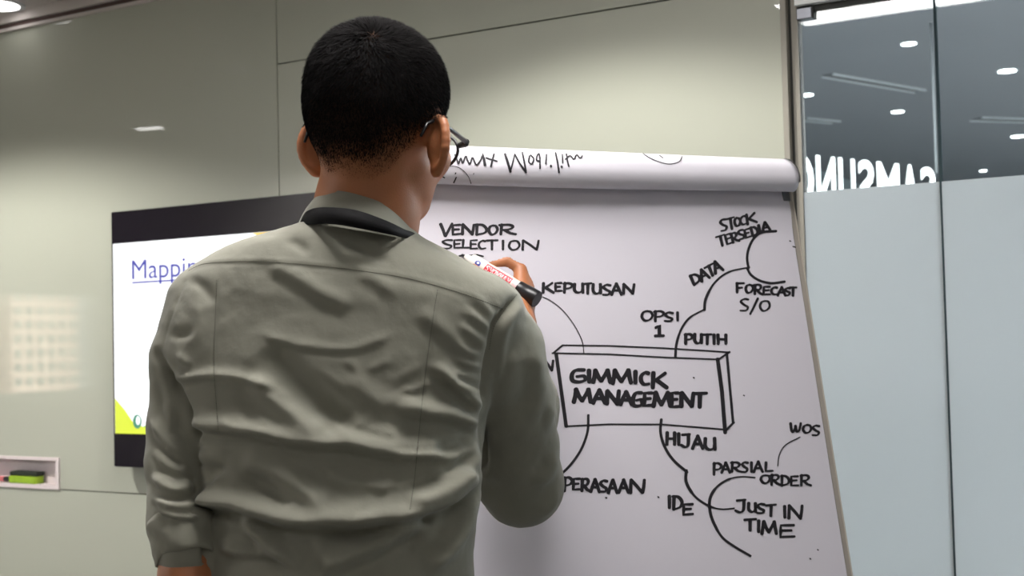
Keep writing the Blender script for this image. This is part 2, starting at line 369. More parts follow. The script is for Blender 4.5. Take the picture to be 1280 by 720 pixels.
# lamps of the meeting room
M_roomlampdim = mat('frosted_lamp_face', (.8, .8, .8, 1), 0.5, emit=(1, 0.98, 0.95, 1), estr=0.5)
M_cornerlamp = mat('lit_corner_lamp', (1, 1, 1, 1), 0.5, emit=(1, 0.96, 0.94, 1), estr=3.5)
M_roomlamp = mat('lit_room_lamp', (1, 1, 1, 1), 0.5, emit=(1, 0.98, 0.95, 1), estr=12)
for x, y, lb in ((-3.10, 1.52, 'round recessed wall-wash downlight over the left half of the glass wall'), (-1.20, 1.78, 'round recessed wall-wash downlight over the right half of the glass wall')):
    t = empty('downlight', (x, y, ZC), lb, 'ceiling light', 'wall-wash downlights')
    V, Fc = lathe_pts((x, y, ZC - .004), (x, y, ZC), [(0, .055), (.004, .055)], 24); edge_split(pyo('trim_ring', V, Fc, M_lampring, t))
    V, Fc = lathe_pts((x, y, ZC - .006), (x, y, ZC), [(0, .04), (.006, .04)], 24); edge_split(pyo('lamp_face', V, Fc, M_roomlampdim, t))
def mirz(px, py, z): P = onplane(px, py, np.array([0, 0, z]), UPN); return np.array([P[0], 2 * WY - P[1], z])
A = mirz(172, 162.3, ZC - .004); Bq = mirz(201, 160.0, ZC - .004); d = (Bq - A); s_ = np.cross(UPN, d / np.linalg.norm(d)) * .028
t = empty('linear_ceiling_lamp', tuple((A + Bq) / 2), 'short linear ceiling lamp, mirrored as a white streak above the television', 'ceiling light')
V = [A - s_, Bq - s_, Bq + s_, A + s_]; V = V + [v + UPN * .004 for v in V]
pyo('diffuser', V, [(0, 1, 2, 3), (7, 6, 5, 4), (0, 4, 5, 1), (1, 5, 6, 2), (2, 6, 7, 3), (3, 7, 4, 0)], M_roomlamp, t, smooth=False)
V = [A - s_ * 1.2, Bq - s_ * 1.2, Bq + s_ * 1.2, A + s_ * 1.2]; V = [v + UPN * .0025 for v in V] + [v + UPN * .004 for v in V]
pyo('housing', V, [(0, 1, 2, 3), (7, 6, 5, 4), (0, 4, 5, 1), (1, 5, 6, 2), (2, 6, 7, 3), (3, 7, 4, 0)], M_lampring, t, smooth=False)
P = onplane(-3, 6, np.array([0, 0, ZC - .004]), UPN)
t = empty('ceiling_lamp', tuple(P), 'bright recessed ceiling lamp in the top left corner of the photo', 'ceiling light')
V, Fc = lathe_pts(P - UPN * .004, P, [(0, .06), (.004, .06)], 24); edge_split(pyo('lamp_face', V, Fc, M_cornerlamp, t))
V, Fc = lathe_pts(P - UPN * .003, P, [(0, .075), (.003, .075)], 24); edge_split(pyo('trim_ring', V, Fc, M_lampring, t))
# tall building outside the left window
bx = -42.0
M_fac = mat('pink_facade', srgb(238, 205, 190), 0.9, noise=.04, nscale=.3)
M_facwin = mat('tower_window_glass', srgb(112, 128, 128), 0.4, noise=.1)
y1, z1 = mirr(14, 362, bx); y0, z0 = mirr(98, 500, bx)
ylo, yhi = sorted((y0, y1)); zlo, zhi = z0, z1
BT = (bx, (ylo + yhi) / 2, zlo - 14)
bt = empty('tower_block', BT, 'pale tower block with rows of windows, mirrored in the wall left of the television', 'building')
wdt = (yhi - ylo); pz = (zhi - zlo) / 8.0; nrow = 14; zbase = zlo - 5 * pz; ztop = zbase + (nrow + 2) * pz
box('wall', (bx - 6, ylo, zlo - 14), (bx, yhi, ztop), M_fac, bt)
box('side_wing', (bx - 6, yhi + wdt * .14, zlo - 14), (bx - .5, yhi + wdt * .8, ztop - 2), M_fac, bt)
pitch = wdt / 6.0; wme = None
for r in range(nrow):
    for c in range(6):
        if wme is None:
            wo = box('window', (-.12, -pitch * .25, -pz * .27), (.05, pitch * .25, pz * .27), M_facwin); wo.parent = bt; wme = wo.data
        else: wo = bpy.data.objects.new('window', wme); COL.objects.link(wo); wo.parent = bt
        wo.location = (0, ylo + pitch * (c + .5) - BT[1], zbase + pz * (r + .55) - BT[2])
box('ground', (-70, -40, zlo - 14.2), (-8, 60, zlo - 14), mat('street_asphalt', srgb(120, 120, 118), .9, noise=.2, nscale=3), kind='structure')

# ------------------------------------------------------------------ television
TY = WY - 0.055
tx0, tz1 = wx(138.5, 265, TY); _, tz0 = wx(152.3, 584, TY)
TW = 1.25; tx1 = tx0 + TW
tv = empty('television', ((tx0 + tx1) / 2, WY, tz0), 'wall-mounted black television showing a white slide titled Mapping, left of the man', 'television')
box('casing', (tx0, TY + .003, tz0), (tx1, TY + .035, tz1), M_plasticblack, tv, bev=.003)
box('front_glass', (tx0 + .002, TY, tz0 + .002), (tx1 - .002, TY + .003, tz1 - .002), M_black, tv)
box('wall_mount', (tx0 + .4, TY + .035, tz0 + .2), (tx1 - .4, WY, tz1 - .2), M_plasticblack, tv)
sx0, sz1 = wx(141.3, 305, TY); _, sz0 = wx(151.5, 542, TY); sx1 = tx1 - .008
M_slide = mat('lit_slide_white', (0.02, 0.02, 0.02, 1), 0.3, emit=(0.97, 0.98, 1.0, 1), estr=1.25)
M_blue = mat('lit_slide_blue', (0.02, 0.02, 0.02, 1), 0.3, emit=srgb(62, 66, 176), estr=1.0)
M_lime = mat('lit_slide_lime', (0.02, 0.02, 0.02, 1), 0.3, emit=srgb(222, 236, 60), estr=1.1)
M_green = mat('lit_slide_green', (0.02, 0.02, 0.02, 1), 0.3, emit=srgb(150, 215, 70), estr=1.0)
M_teal = mat('lit_slide_teal', (0.02, 0.02, 0.02, 1), 0.3, emit=srgb(70, 150, 120), estr=1.0)
M_orange = mat('lit_slide_orange', (0.02, 0.02, 0.02, 1), 0.3, emit=srgb(250, 205, 60), estr=1.1)
scr = box('screen', (sx0, TY - .0006, sz0), (sx1, TY, sz1), M_slide, tv)
def flat(name, pts, yy, mt, parent, label=None):
    V = [(p[0] - tv.location.x, yy - tv.location.y, p[1] - tv.location.z) for p in pts]
    me = bpy.data.meshes.new(name); me.from_pydata(V, [], [tuple(range(len(V)))]); return link(name, me, mt, parent, label=label)
def sxz(px, py): return wx(px, py, TY)
V, Fc = text_mesh('Mapping', 0.0)
a = sxz(165.5, 350); b = sxz(236, 345)   # "Mapp" spans these
mn, mx = V.min(0), V.max(0)
capH = sxz(165.5, 325)[1] - a[1]
k = capH / 0.729
Vt = [(a[0] + (v[0] - mn[0]) * k * 1.14 - tv.location.x, TY - .001 - tv.location.y, a[1] + v[1] * k - tv.location.z + .002) for v in V]
me = bpy.data.meshes.new('slide_title'); me.from_pydata(Vt, [], Fc); link('slide_title', me, M_blue, scr, label='blue underlined slide title Mapping')
ul = sxz(165, 353)[1]; flat('title_underline', [(a[0], ul - .003), (a[0] + (mx[0] - mn[0]) * k * 1.14, ul - .003), (a[0] + (mx[0] - mn[0]) * k * 1.14, ul + .001), (a[0], ul + .001)], TY - .001, M_blue, scr)
q = sxz
sw = [q(147.5, 498), q(156, 512), q(166, 527), q(178, 533), q(200, 536)]
xs = sx1 - .002
pts = [(sx0 + .001, sz0), (xs, sz0), (xs, sz0 + .02), (sw[4][0] + .15, sz0 + .02)] + [p for p in sw[::-1]]
pts[-1] = (sx0 + .001, sw[0][1]); flat('slide_swoosh', pts, TY - .0009, M_lime, scr, 'lime green swoosh across the foot of the slide')
c = q(172, 527); R_ = .016
flat('globe_logo', [(c[0] + R_ * math.cos(t), c[1] + R_ * 1.15 * math.sin(t)) for t in np.linspace(0, 2 * math.pi, 20)[:-1]], TY - .0012, M_teal, scr, 'small teal globe emblem')
flat('globe_highlight', [(c[0] + .003 + R_ * .5 * math.cos(t), c[1] + .003 + R_ * .75 * math.sin(t)) for t in np.linspace(0, 2 * math.pi, 16)[:-1]], TY - .0014, M_slide, scr)
c2 = q(188, 533); flat('green_leaf_mark', [(c2[0] - .03, c2[1] - .002), (c2[0] + .05, c2[1] - .006), (c2[0] + .06, c2[1] + .012), (c2[0] + .01, c2[1] + .009)], TY - .0011, M_green, scr)
ob = q(316, 293.5); flat('slide_corner_band', [(ob[0], sz1 - .001), (ob[0] + .07, sz1 - .03), (xs, sz1 - .06), (xs, sz1 - .001)], TY - .001, M_orange, scr, 'orange wedge in the top corner of the slide')

# ------------------------------------------------------------------ marker niche with eraser
M_niche = mat('pinkish_white_plastic', srgb(222, 210, 212), 0.5, noise=.03)
nd = 0.075
nz = empty('marker_niche', ((NX0 + NX1) / 2, WY, NZ0), 'small recessed white marker tray box set in the glass wall below left of the television', 'tray')
fw = .011
box('back_panel', (NX0, WY + .036, NZ0), (NX1, WY + .040, NZ1), M_niche, nz)
box('shelf', (NX0, WY - .006, NZ0), (NX1, WY + .036, NZ0 + fw), M_niche, nz)
box('top_panel', (NX0, WY - .004, NZ1 - fw * .8), (NX1, WY + .036, NZ1), M_niche, nz)
for x0, x1 in ((NX0, NX0 + fw), (NX1 - fw, NX1)):
    box('side_panel', (x0, WY - .006, NZ0 + fw), (x1, WY + .036, NZ1 - fw * .8), M_niche, nz)
ex0 = wx(15, 600, WY + .01)[0]; ex1 = wx(48, 600, WY + .01)[0]; ez = NZ0 + fw + .0005
M_lime2 = mat('lime_eraser_body', srgb(150, 185, 40), 0.5, noise=.12, nscale=40); M_felt = mat('dark_felt', srgb(38, 44, 34), 0.95, noise=.2, nscale=200)
er = empty('board_eraser', ((ex0 + ex1) / 2, WY + .02, ez), 'lime green board eraser with dark felt, lying in the wall niche', 'eraser')
box('body', (ex0, WY - .002, ez), (ex1, WY + .030, ez + .021), M_lime2, er, bev=.003)
box('felt_pad', (ex0 + .002, WY - .001, ez + .021), (ex1 + .004, WY + .031, ez + .034), M_felt, er, bev=.004)
mx0 = ex0 - .10
mk = empty('red_marker', (mx0 + .04, WY + .02, ez), 'red-and-white marker lying at the left end of the wall niche', 'marker')
V, Fc = lathe_pts((mx0, WY + .018, ez + .008), (ex0 - .006, WY + .018, ez + .008), [(0, .006), (.002, .0078), (.06, .0078), (.062, .006)], 16)
edge_split(pyo('barrel', V, Fc, mat('red_marker_barrel', srgb(205, 110, 115), .4), mk))
V, Fc = lathe_pts((mx0 + .062, WY + .018, ez + .008), (ex0 - .006, WY + .018, ez + .008), [(0, .0082), (.03, .0082), (.032, .006)], 16)
edge_split(pyo('cap', V, Fc, M_plasticblack, mk))

# ------------------------------------------------------------------ flip chart
PHI, LEAN = math.radians(23.5), math.radians(11.5)
HB = np.cross(F0, ZUP) * math.cos(PHI) + F0 * math.sin(PHI)
NA = np.cross(HB, ZUP); NA = NA if NA @ F0 > 0 else -NA
UB = ZUP * math.cos(LEAN) + NA * math.sin(LEAN)
NB = np.cross(HB, UB); NB /= np.linalg.norm(NB); NB = NB if NB @ F0 < 0 else -NB      # towards the writer
OB = un(984.5, 247.6, 2.06)         # top right corner of the visible sheet
PW, PH = 0.70, 0.93
def B(a, b, c=0.0): return OB + HB * a + UB * b + NB * c      # a along width (0 = right edge, negative left), b up, c out
fl = onplane(0, 0, OB, NB)
base = B(-.33, -.95); base = np.array([base[0], base[1], 0.0])
fc = empty('flip_chart', tuple(base), 'white paper flip chart on a tripod easel covered in black handwriting, right of the man', 'flip chart')
def bbox_(name, a0, a1, b0, b1, c0, c1, mt, parent, label=None):
    V = [B(a, b, c) for c in (c0, c1) for b in (b0, b1) for a in (a0, a1)]
    return pyo(name, V, [(0, 1, 3, 2), (4, 6, 7, 5), (0, 4, 5, 1), (2, 3, 7, 6), (0, 2, 6, 4), (1, 5, 7, 3)], mt, parent, smooth=False, label=label)
FWX = .0115
bbox_('board_panel', -PW - .01, .002, -1.0, .03, -.026, -.014, M_boardwhite, fc)
bbox_('side_rail', .0015, FWX - .0022, -1.0, .035, -.028, -.001, M_frame, fc)
bbox_('side_rail_edge', FWX - .0022, FWX, -1.0, .035, -.028, -.0005, M_frame_hi, fc)
bbox_('side_rail', -PW - .012 - FWX, -PW - .012, -1.0, .035, -.028, -.001, M_frame, fc)
bbox_('bottom_rail', -PW - .012 - FWX, FWX, -1.02, -1.0, -.028, 0, M_frame, fc)
bbox_('pen_tray', -PW + .05, -.05, -1.03, -1.02, -.02, .06, M_frame, fc)
bbox_('paper_clamp', -PW - .01, .0, .02, .045, -.014, .008, M_plasticblack, fc)
for a_ in (-.004, -PW + .004):
    bbox_('clamp_screw', a_ - .006, a_ + .006, -.006, .012, -.002, .004, M_steel, fc)
bbox_('paper_pad', -PW - .001, .0006, -PH - .004, .02, -.013, -.0012, M_paper2, fc)
for sgn, a_ in ((-1, -PW - .005), (1, .003)):
    top = B(a_, -.9, -.03); bot = np.array([top[0], top[1], 0]) + HB * (.06 * sgn) - NA * .12; bot[2] = .004
    V, Fc = tube([top, bot], .011, 12); pyo('leg', V, Fc, M_frame, fc)
top = B(-PW / 2, -.1, -.03); bot = np.array([top[0], top[1], .004]) + NA * .40
bot[2] = .004
V, Fc = tube([top, bot], .011, 12); pyo('leg', V, Fc, M_frame, fc)

# top sheet with a very slight waviness
def sheet_c(a, b): return 0.0012 * math.sin(9 * a + 1.0) * math.sin(6 * b) * min(1, max(0, (-b) / .15)) + 0.0035 * math.exp(-((b + .02) / .02) ** 2)
na, nb = 60, 80; V = []
for j in range(nb + 1):
    for i in range(na + 1):
        a = -PW + PW * i / na; b = .012 - (PH + .012) * j / nb; V.append(B(a, b, sheet_c(a, b)))
Fc = [(j * (na + 1) + i, j * (na + 1) + i + 1, (j + 1) * (na + 1) + i + 1, (j + 1) * (na + 1) + i) for j in range(nb) for i in range(na)]
top_sheet = pyo('top_sheet', V, Fc, M_paper, fc)
# used sheets thrown back over the top: curled profile (c out, b up)
prof = catmull([(-.030, -.30), (-.034, -.12), (-.036, .02), (-.030, .052), (-.008, .064), (.016, .060), (.034, .044), (.0405, .026), (.038, .013), (.030, .004), (.020, .002), (.010, .008), (.002, .016)], 6)
def roll_pt(a, s):
    s = min(max(s, 0), len(prof) - 1.001); i = int(s); t = s - i
    c, b = prof[i] * (1 - t) + prof[i + 1] * t
    k = 1 + .05 * math.sin(a * 11) - .10 * max(0, a + .1) / .1 * 0
    bulge = .0025 * math.sin(7 * a + 1.5) * (1 if b < .02 and c > 0 else 0) * max(0, (.02 - b) / .02)
    return B(a, b + bulge, c * k)
RL0, RL1 = -PW - .004, -.002
n_a = 70; n_s = len(prof); V = []
for i in range(n_a + 1):
    a = RL0 + (RL1 - RL0) * i / n_a
    for s in range(n_s): V.append(roll_pt(a, s))
Fc = [(i * n_s + s, (i + 1) * n_s + s, (i + 1) * n_s + s + 1, i * n_s + s + 1) for i in range(n_a) for s in range(n_s - 1)]
roll = pyo('folded_sheets', V, Fc, M_paper2, fc, label='used sheets curled over the top, with upside-down writing')
md = roll.modifiers.new('thick', 'SOLIDIFY'); md.thickness = .0004; md.offset = 0
# inner dark sheet edge at the right end of the roll
pe = []
for s in np.linspace(4 * 6, 8 * 6, 24): pe.append(roll_pt(RL1 + .0012, s))
V, Fc = tube(pe, .0011, 6); pyo('binding_edge', V, Fc, M_plasticblack, fc, label='black binding edge at the right end of the roll')
def roll_px(px, py):
    g_ = (px - 640) / FPX; cand = None
    for s in np.arange(3.6 * 6, 9.6 * 6, .3):
        a = -.35
        for _ in range(2):
            P0 = roll_pt(a, s) - HB * a - CAM; a = (g_ * (P0 @ CF) - P0 @ CR) / (HB @ CR - g_ * (HB @ CF))
        y = proj(roll_pt(a, s))[1]
        if cand is not None and (cand[2] - py) * (y - py) <= 0 and y != cand[2]:
            t = (py - cand[2]) / (y - cand[2]); best = (cand[0] + (a - cand[0]) * t, cand[1] + (s - cand[1]) * t); ok = True
            if y > cand[2]: return best
        cand = (a, s, y)
    return (a, 3.9 * 6) if py < 215 else (a, 8 * 6)

# --- handwriting
def ribbon(P2, wd, to3, taper=False):
    P = [np.array(p, float) for p in P2]; n = len(P); V = []; Fc = []
    if hasattr(wd, '__len__'): wd = list(np.interp(np.linspace(0, 1, n), np.linspace(0, 1, len(wd)), wd))
    for i in range(n):
        d = P[min(i + 1, n - 1)] - P[max(i - 1, 0)]; d /= (np.linalg.norm(d) + 1e-9); nn = np.array([-d[1], d[0]])
        ww = wd[i] if hasattr(wd, '__len__') else wd
        V += [P[i] + nn * ww / 2, P[i] - nn * ww / 2]
    for i in range(n - 1): Fc.append((2 * i, 2 * i + 1, 2 * i + 3, 2 * i + 2))
    for e, sg_ in ((0, -1), (n - 1, 1)):       # round-ish ends
        d = (P[1] - P[0]) if e == 0 else (P[-1] - P[-2]); d = d / (np.linalg.norm(d) + 1e-9) * sg_
        nn = np.array([-d[1], d[0]]); ww = (wd[e] if hasattr(wd, '__len__') else wd) / 2
        i0 = len(V); V += [P[e] + nn * ww, P[e] + (nn * .7 + d * .6) * ww, P[e] + d * ww * .8, P[e] + (-nn * .7 + d * .6) * ww, P[e] - nn * ww]
        Fc.append((i0, i0 + 1, i0 + 2, i0 + 3, i0 + 4))
    return [to3(v) for v in V], Fc
def sheet3(v):
    P = onplane(v[0], v[1], OB, NB); a = (P - OB) @ HB; b = (P - OB) @ UB
    return B(a, b, sheet_c(a, b) + .0005)
def mark(name, strokes, label, parent=None, to3=sheet3, mt=None):
    V = []; Fc = []
    for st, wd in strokes:
        v, f = ribbon(st, wd, to3); o = len(V); V += v; Fc += [tuple(k + o for k in q) for q in f]
    off = np.array(fc.location) if to3 in (sheet3, roll3) else np.zeros(3)
    me = bpy.data.meshes.new(name); me.from_pydata([tuple(v - off) for v in V], [], Fc); me.update()
    return link(name, me, mt or M_ink, parent or top_sheet, label=label)
def roll3(v):
    a, s = roll_px(v[0], v[1]); p0 = roll_pt(a, s); p1 = roll_pt(a, s + .3); t = (p1 - p0); nrm = np.cross(HB, t); nrm /= np.linalg.norm(nrm)
    if nrm @ (p0 - B(a, .03, .0)) < 0: nrm = -nrm
    return p0 + nrm * .0010
G = {'A': [[(0, 0), (.25, .55), (.5, 1)], [(.5, 1), (.75, .5), (1, 0)], [(.2, .38), (.82, .36)]],
 'C': [[(.95, .92), (.5, 1), (.08, .7), (.05, .3), (.4, .02), (1, .05)]],
 'D': [[(.15, 1), (.12, 0)], [(0, .98), (.6, .95), (1, .6), (.85, .2), (.1, 0)]],
 'E': [[(.95, .97), (.1, .95), (.08, 0), (1, .04)], [(.1, .5), (.8, .53)]],
 'F': [[(.1, 1), (.12, 0)], [(0, .97), (1, 1)], [(.1, .5), (.75, .55)]],
 'G': [[(.95, .98), (.35, .95), (.05, .6), (.1, .12), (.55, 0), (.98, .15), (.9, .48), (.4, .42)]],
 'H': [[(.1, 1), (.1, 0)], [(.9, 1), (.9, 0)], [(.1, .5), (.9, .5)]],
 'I': [[(.5, 1), (.5, 0)]],
 'J': [[(.1, .95), (.9, 1)], [(.75, 1), (.72, .2), (.4, 0), (0, .15)]],
 'K': [[(.1, 1), (.08, 0)], [(.9, 1), (.12, .42)], [(.3, .52), (1, 0)]],
 'L': [[(.15, 1), (.08, .03), (1, .05)]],
 'M': [[(0, 0), (.08, .5), (.12, 1)], [(.12, 1), (.3, .5), (.48, .12)], [(.48, .12), (.7, .6), (.85, 1)], [(.85, 1), (.93, .5), (1, 0)]],
 'N': [[(.05, 0), (.08, 1)], [(.08, 1), (.5, .5), (.88, 0)], [(.88, 0), (.95, .5), (1, 1)]],
 'O': [[(.55, 1), (.15, .85), (0, .4), (.3, 0), (.75, .1), (1, .5), (.85, .9), (.5, 1)]],
 'P': [[(.15, 1), (.12, 0)], [(0, .92), (.6, 1), (1, .78), (.75, .5), (.15, .42)]],
 'R': [[(.15, 1), (.1, 0)], [(0, .95), (.6, 1), (.85, .78), (.6, .5), (.15, .45)], [(.35, .45), (.7, .12), (1.05, 0)]],
 'S': [[(.95, .95), (.45, 1), (.1, .78), (.4, .52), (.85, .32), (.65, .03), (0, .02)]],
 'T': [[(0, .95), (1, 1)], [(.5, .97), (.48, 0)]],
 'U': [[(.08, 1), (.08, .3), (.4, 0), (.8, .12), (.9, .45)], [(.9, 1), (.95, 0)]],
 'V': [[(0, 1), (.22, .5), (.4, 0)], [(.4, 0), (.7, .5), (1, 1.05)]],
 'W': [[(0, 1), (.1, .2), (.28, 0), (.5, .7)], [(.5, .7), (.62, .05), (.85, .2), (1, 1)]],
 '1': [[(.1, .78), (.5, 1), (.5, 0)], [(0, 0), (1, .02)]],
 '/': [[(1, 1), (.5, .5), (0, 0)]],
 't': [[(.5, 1), (.45, .25), (.6, 0), (.95, .1)], [(0, .65), (.95, .68)]]}
CURVY = set('CDGJOPRSUW')
def chisel(pts, wd):
    n_ = len(pts); out = []
    for i in range(n_):
        d = np.array(pts[min(i + 1, n_ - 1)]) - np.array(pts[max(i - 1, 0)]); d = d / (np.linalg.norm(d) + 1e-9)
        out.append(1.16 * wd * (.72 + .52 * abs(d[0] * .35 + d[1] * .94)) * (1.05 - .18 * i / n_))
    return out
def word(spec, wd, label, rot=0):
    # spec: list of (char, x0, x1, ytop, ybottom)
    st = []
    cr, sr = math.cos(math.radians(rot)), math.sin(math.radians(rot))
    for ch, x0, x1, yt, yb in spec:
        cx, cy = (x0 + x1) / 2, (yt + yb) / 2; hw, hh = (x1 - x0) / 2, (yb - yt) / 2
        if rot: hw *= .88; hh *= .80
        for s in G[ch]:
            pts = []
            for (u, v) in s:
                X = (u * 2 - 1) * hw + random.uniform(-.25, .25); Y = -(v * 2 - 1) * hh + random.uniform(-.25, .25)
                pts.append((cx + X * cr - Y * sr, cy + X * sr + Y * cr))
            if ch in CURVY and len(s) > 3: pts = catmull(pts, 5)
            elif ch == 't' and len(s) > 3: pts = catmull(pts, 4)
            else:
                q_ = [np.array(pts[0])]
                for p0, p1 in zip(pts[:-1], pts[1:]):
                    for t in (.5, 1.0): q_.append(np.array(p0) * (1 - t) + np.array(p1) * t)
                pts = q_
            n_ = len(pts); horiz = abs(pts[-1][1] - pts[0][1]) < abs(pts[-1][0] - pts[0][0])
            st.append((pts, chisel(pts, wd)))
    mark('handwritten_word', st, label)
def even(s, x0, x1, yt0, yt1, h, gap=1.5, ws=None):
    ws = ws or [0.35 if c in 'I/' else (1.25 if c in 'MW' else 1.0) for c in s]; tot = sum(ws); out = []; x = x0; W = (x1 - x0) - gap * (len(s) - 1)
    for c, w_ in zip(s, ws):
        xw = W * w_ / tot; f = (x - x0) / (x1 - x0); yt = yt0 + (yt1 - yt0) * f; out.append((c, x, x + xw, yt, yt + h)); x += xw + gap
    return out
word([('V', 550.7, 565, 280.5, 295), ('E', 565, 576, 281, 293), ('N', 577, 592, 281, 293), ('D', 594, 608, 281, 293.5), ('O', 611, 621.5, 282, 293), ('R', 624, 644, 281, 293)], 2.9, 'handwritten word VENDOR')
word([('S', 552, 566, 300, 311), ('E', 567, 577, 300, 310), ('L', 577.5, 587, 300, 310), ('E', 587.5, 597, 300, 311), ('C', 598, 607, 301, 311), ('T', 608, 622, 300, 312), ('I', 626, 631, 301, 312), ('O', 636, 649, 301, 312.5), ('N', 652, 673, 301, 312)], 2.4, 'handwritten word SELECTION')
mark('handwritten_word', [([(574, 320), (580, 319)], 2.4), ([(587, 319.5), (596, 318.5), (604, 320.5)], 2.0)], 'word being started beneath SELECTION')
word([('K', 677.5, 692, 354, 366), ('E', 693.5, 702, 353.5, 364), ('P', 704, 715, 354, 366), ('U', 717, 729, 355, 366), ('T', 730, 739, 354.5, 367), ('U', 740, 751, 355.5, 367), ('S', 753, 763, 356.5, 369), ('A', 764, 776, 355, 368.5), ('N', 778, 792, 355.5, 367)], 2.9, 'handwritten word KEPUTUSAN')
word([('O', 801.5, 815, 389, 401), ('P', 817, 829, 389, 402), ('S', 830, 841, 391, 402), ('I', 844, 849, 391, 401)], 2.7, 'handwritten word OPSI')
word([('1', 818, 829, 407, 420)], 3.6, 'handwritten numeral 1')
word([('P', 855, 865, 418, 430), ('U', 867, 877, 418, 429), ('T', 878, 889, 418, 430), ('I', 890, 894, 418.5, 430), ('H', 896, 908, 418.5, 430)], 3.1, 'handwritten word PUTIH')
word([('D', 862.5, 874.5, 341, 357), ('A', 873, 885, 335, 352), ('T', 881, 895, 330, 347), ('A', 890, 902, 325, 342)], 3.0, 'slanted handwritten word DATA', -24)
word([('S', 899, 909, 273, 290), ('T', 908, 919, 271, 288), ('O', 917, 925, 271.5, 284), ('C', 924, 933, 269.5, 282), ('K', 931, 945, 266.5, 281)], 2.7, 'slanted handwritten word STOCK', -13)
word([('T', 895, 908, 293, 309), ('E', 906, 915, 291, 306), ('R', 913, 923, 290, 304), ('S', 922, 931, 286.5, 300), ('E', 930, 938, 285, 298), ('D', 938, 947, 282.5, 296), ('I', 947, 951, 280.5, 292), ('A', 951, 962, 277, 290)], 2.8, 'slanted handwritten word TERSEDIA', -16)
word([('F', 920, 930, 354, 366), ('O', 932, 941, 356, 366), ('R', 942, 953, 356, 368), ('E', 954, 963, 358, 368), ('C', 964, 972, 359, 368), ('A', 972, 982, 359, 369.5), ('S', 981, 988, 360, 369), ('T', 987, 996, 359, 369.5)], 2.7, 'handwritten word FORECAST')
word([('S', 925, 936, 374, 388.5), ('/', 937.5, 947.5, 373, 392.5), ('O', 950, 962, 376, 388.5)], 2.4, 'handwritten abbreviation S/O')
word([('G', 713.5, 731, 462, 477.5), ('I', 733, 739, 463, 477.5), ('M', 741, 762, 463, 478), ('M', 765, 788, 463, 479), ('I', 790, 797, 464.5, 479), ('C', 800, 811, 466, 481), ('K', 814, 833, 466.5, 485)], 4.2, 'bold handwritten word GIMMICK')
word([('M', 717, 738, 487, 503), ('A', 741, 756, 488, 504), ('N', 757, 773, 489, 505), ('A', 775, 789, 490, 506), ('G', 790, 802, 491, 508), ('E', 804, 815, 491, 507), ('M', 816, 837, 491, 508), ('E', 838, 848, 491, 509), ('N', 850, 866, 491.5, 508), ('T', 866, 883, 491.5, 509)], 4.2, 'bold handwritten word MANAGEMENT')
word([('N', 680, 691, 451, 463)], 2.6, 'handwritten letter N beside the sleeve')
word([('t', 679, 688, 475, 487)], 2.8, 'handwritten letter t beside the sleeve')
word([('H', 832, 844, 541, 556), ('I', 846, 850, 542, 556), ('J', 851, 863, 543, 559), ('A', 865, 878, 545, 561), ('U', 880, 894, 548, 562)], 3.3, 'handwritten word HIJAU')
word([('W', 988, 1001, 529, 540), ('O', 1004, 1014, 531, 541), ('S', 1015.5, 1025, 532, 544)], 2.6, 'handwritten word WOS')
word([('P', 891, 901, 579, 593.5), ('A', 901.5, 912, 578.5, 591), ('R', 913, 926, 578, 590), ('S', 926.5, 935, 578, 590), ('I', 937, 941, 578, 590), ('A', 942, 953, 577, 590), ('L', 956, 966, 578, 589)], 2.7, 'handwritten word PARSIAL')
word([('O', 951, 962, 594, 604), ('R', 963, 975, 593.5, 606), ('D', 976, 986, 594.5, 607), ('E', 988, 998, 595, 607), ('R', 1000, 1013, 594, 607)], 2.7, 'handwritten word ORDER')
word([('I', 834, 839, 620, 635), ('D', 840.5, 852, 620.5, 637), ('E', 853, 866, 630, 643)], 3.3, 'handwritten word IDE')
word([('J', 919, 933, 625, 640.5), ('U', 935, 945, 629, 640), ('S', 946, 956, 630, 641.5), ('T', 957, 970, 631, 645), ('I', 978.5, 983, 633, 647), ('N', 985, 1002.5, 632, 648)], 3.0, 'handwritten words JUST IN')
word([('T', 930, 945, 649, 663), ('I', 946, 950, 651, 665), ('M', 952, 970, 652, 667), ('E', 974, 993, 656, 671)], 3.2, 'handwritten word TIME')
word([('P', 704, 715, 597, 614), ('E', 715.5, 725, 598, 612), ('R', 726, 737, 599, 614), ('A', 738, 749, 599, 615), ('S', 749.5, 759, 601, 615), ('A', 760, 771, 600, 616), ('A', 773, 785, 600, 616), ('N', 787, 805, 600, 616)], 3.2, 'handwritten word PERASAAN')
C_ = catmull
def L_(*p, n=4):
    o = [np.array(p[0], float)]
    for a, b in zip(p[:-1], p[1:]):
        for k in range(1, n + 1): o.append(np.array(a) * (1 - k / n) + np.array(b) * k / n)
    return o
mark('drawn_box', [(L_((703, 431.7), (760, 432.5), (830, 435.5), (911.7, 440.5), n=3), 2.0), (L_((692, 441), (703, 431.7)), 2.4), (L_((690, 441.5), (760, 443), (830, 447), (898, 449.5), n=3), 2.0),
                   (L_((695, 443), (707.5, 533)), 4.6), (L_((707, 533), (760, 530.5), (827, 530.7), (906, 537), n=3), 2.1), (L_((896.5, 449), (902, 490), (906, 541)), 5.0), (L_((897, 450), (911.7, 440)), 2.6),
                   (L_((908, 441), (911.5, 480), (916, 529)), 3.4), (L_((906, 539), (917, 528)), 3.0)], 'drawn three-dimensional box around the bold title')
mark('drawn_curve', [(C_([(675, 370), (688, 376), (703, 388), (717, 406), (727, 426), (729.5, 442)]), 1.3)], 'thin curve from the marker to the box')
mark('drawn_curve', [(C_([(735, 519), (734, 540), (726, 562), (713, 581), (697, 597)]), 3.2)], 'thick curve down towards PERASAAN')
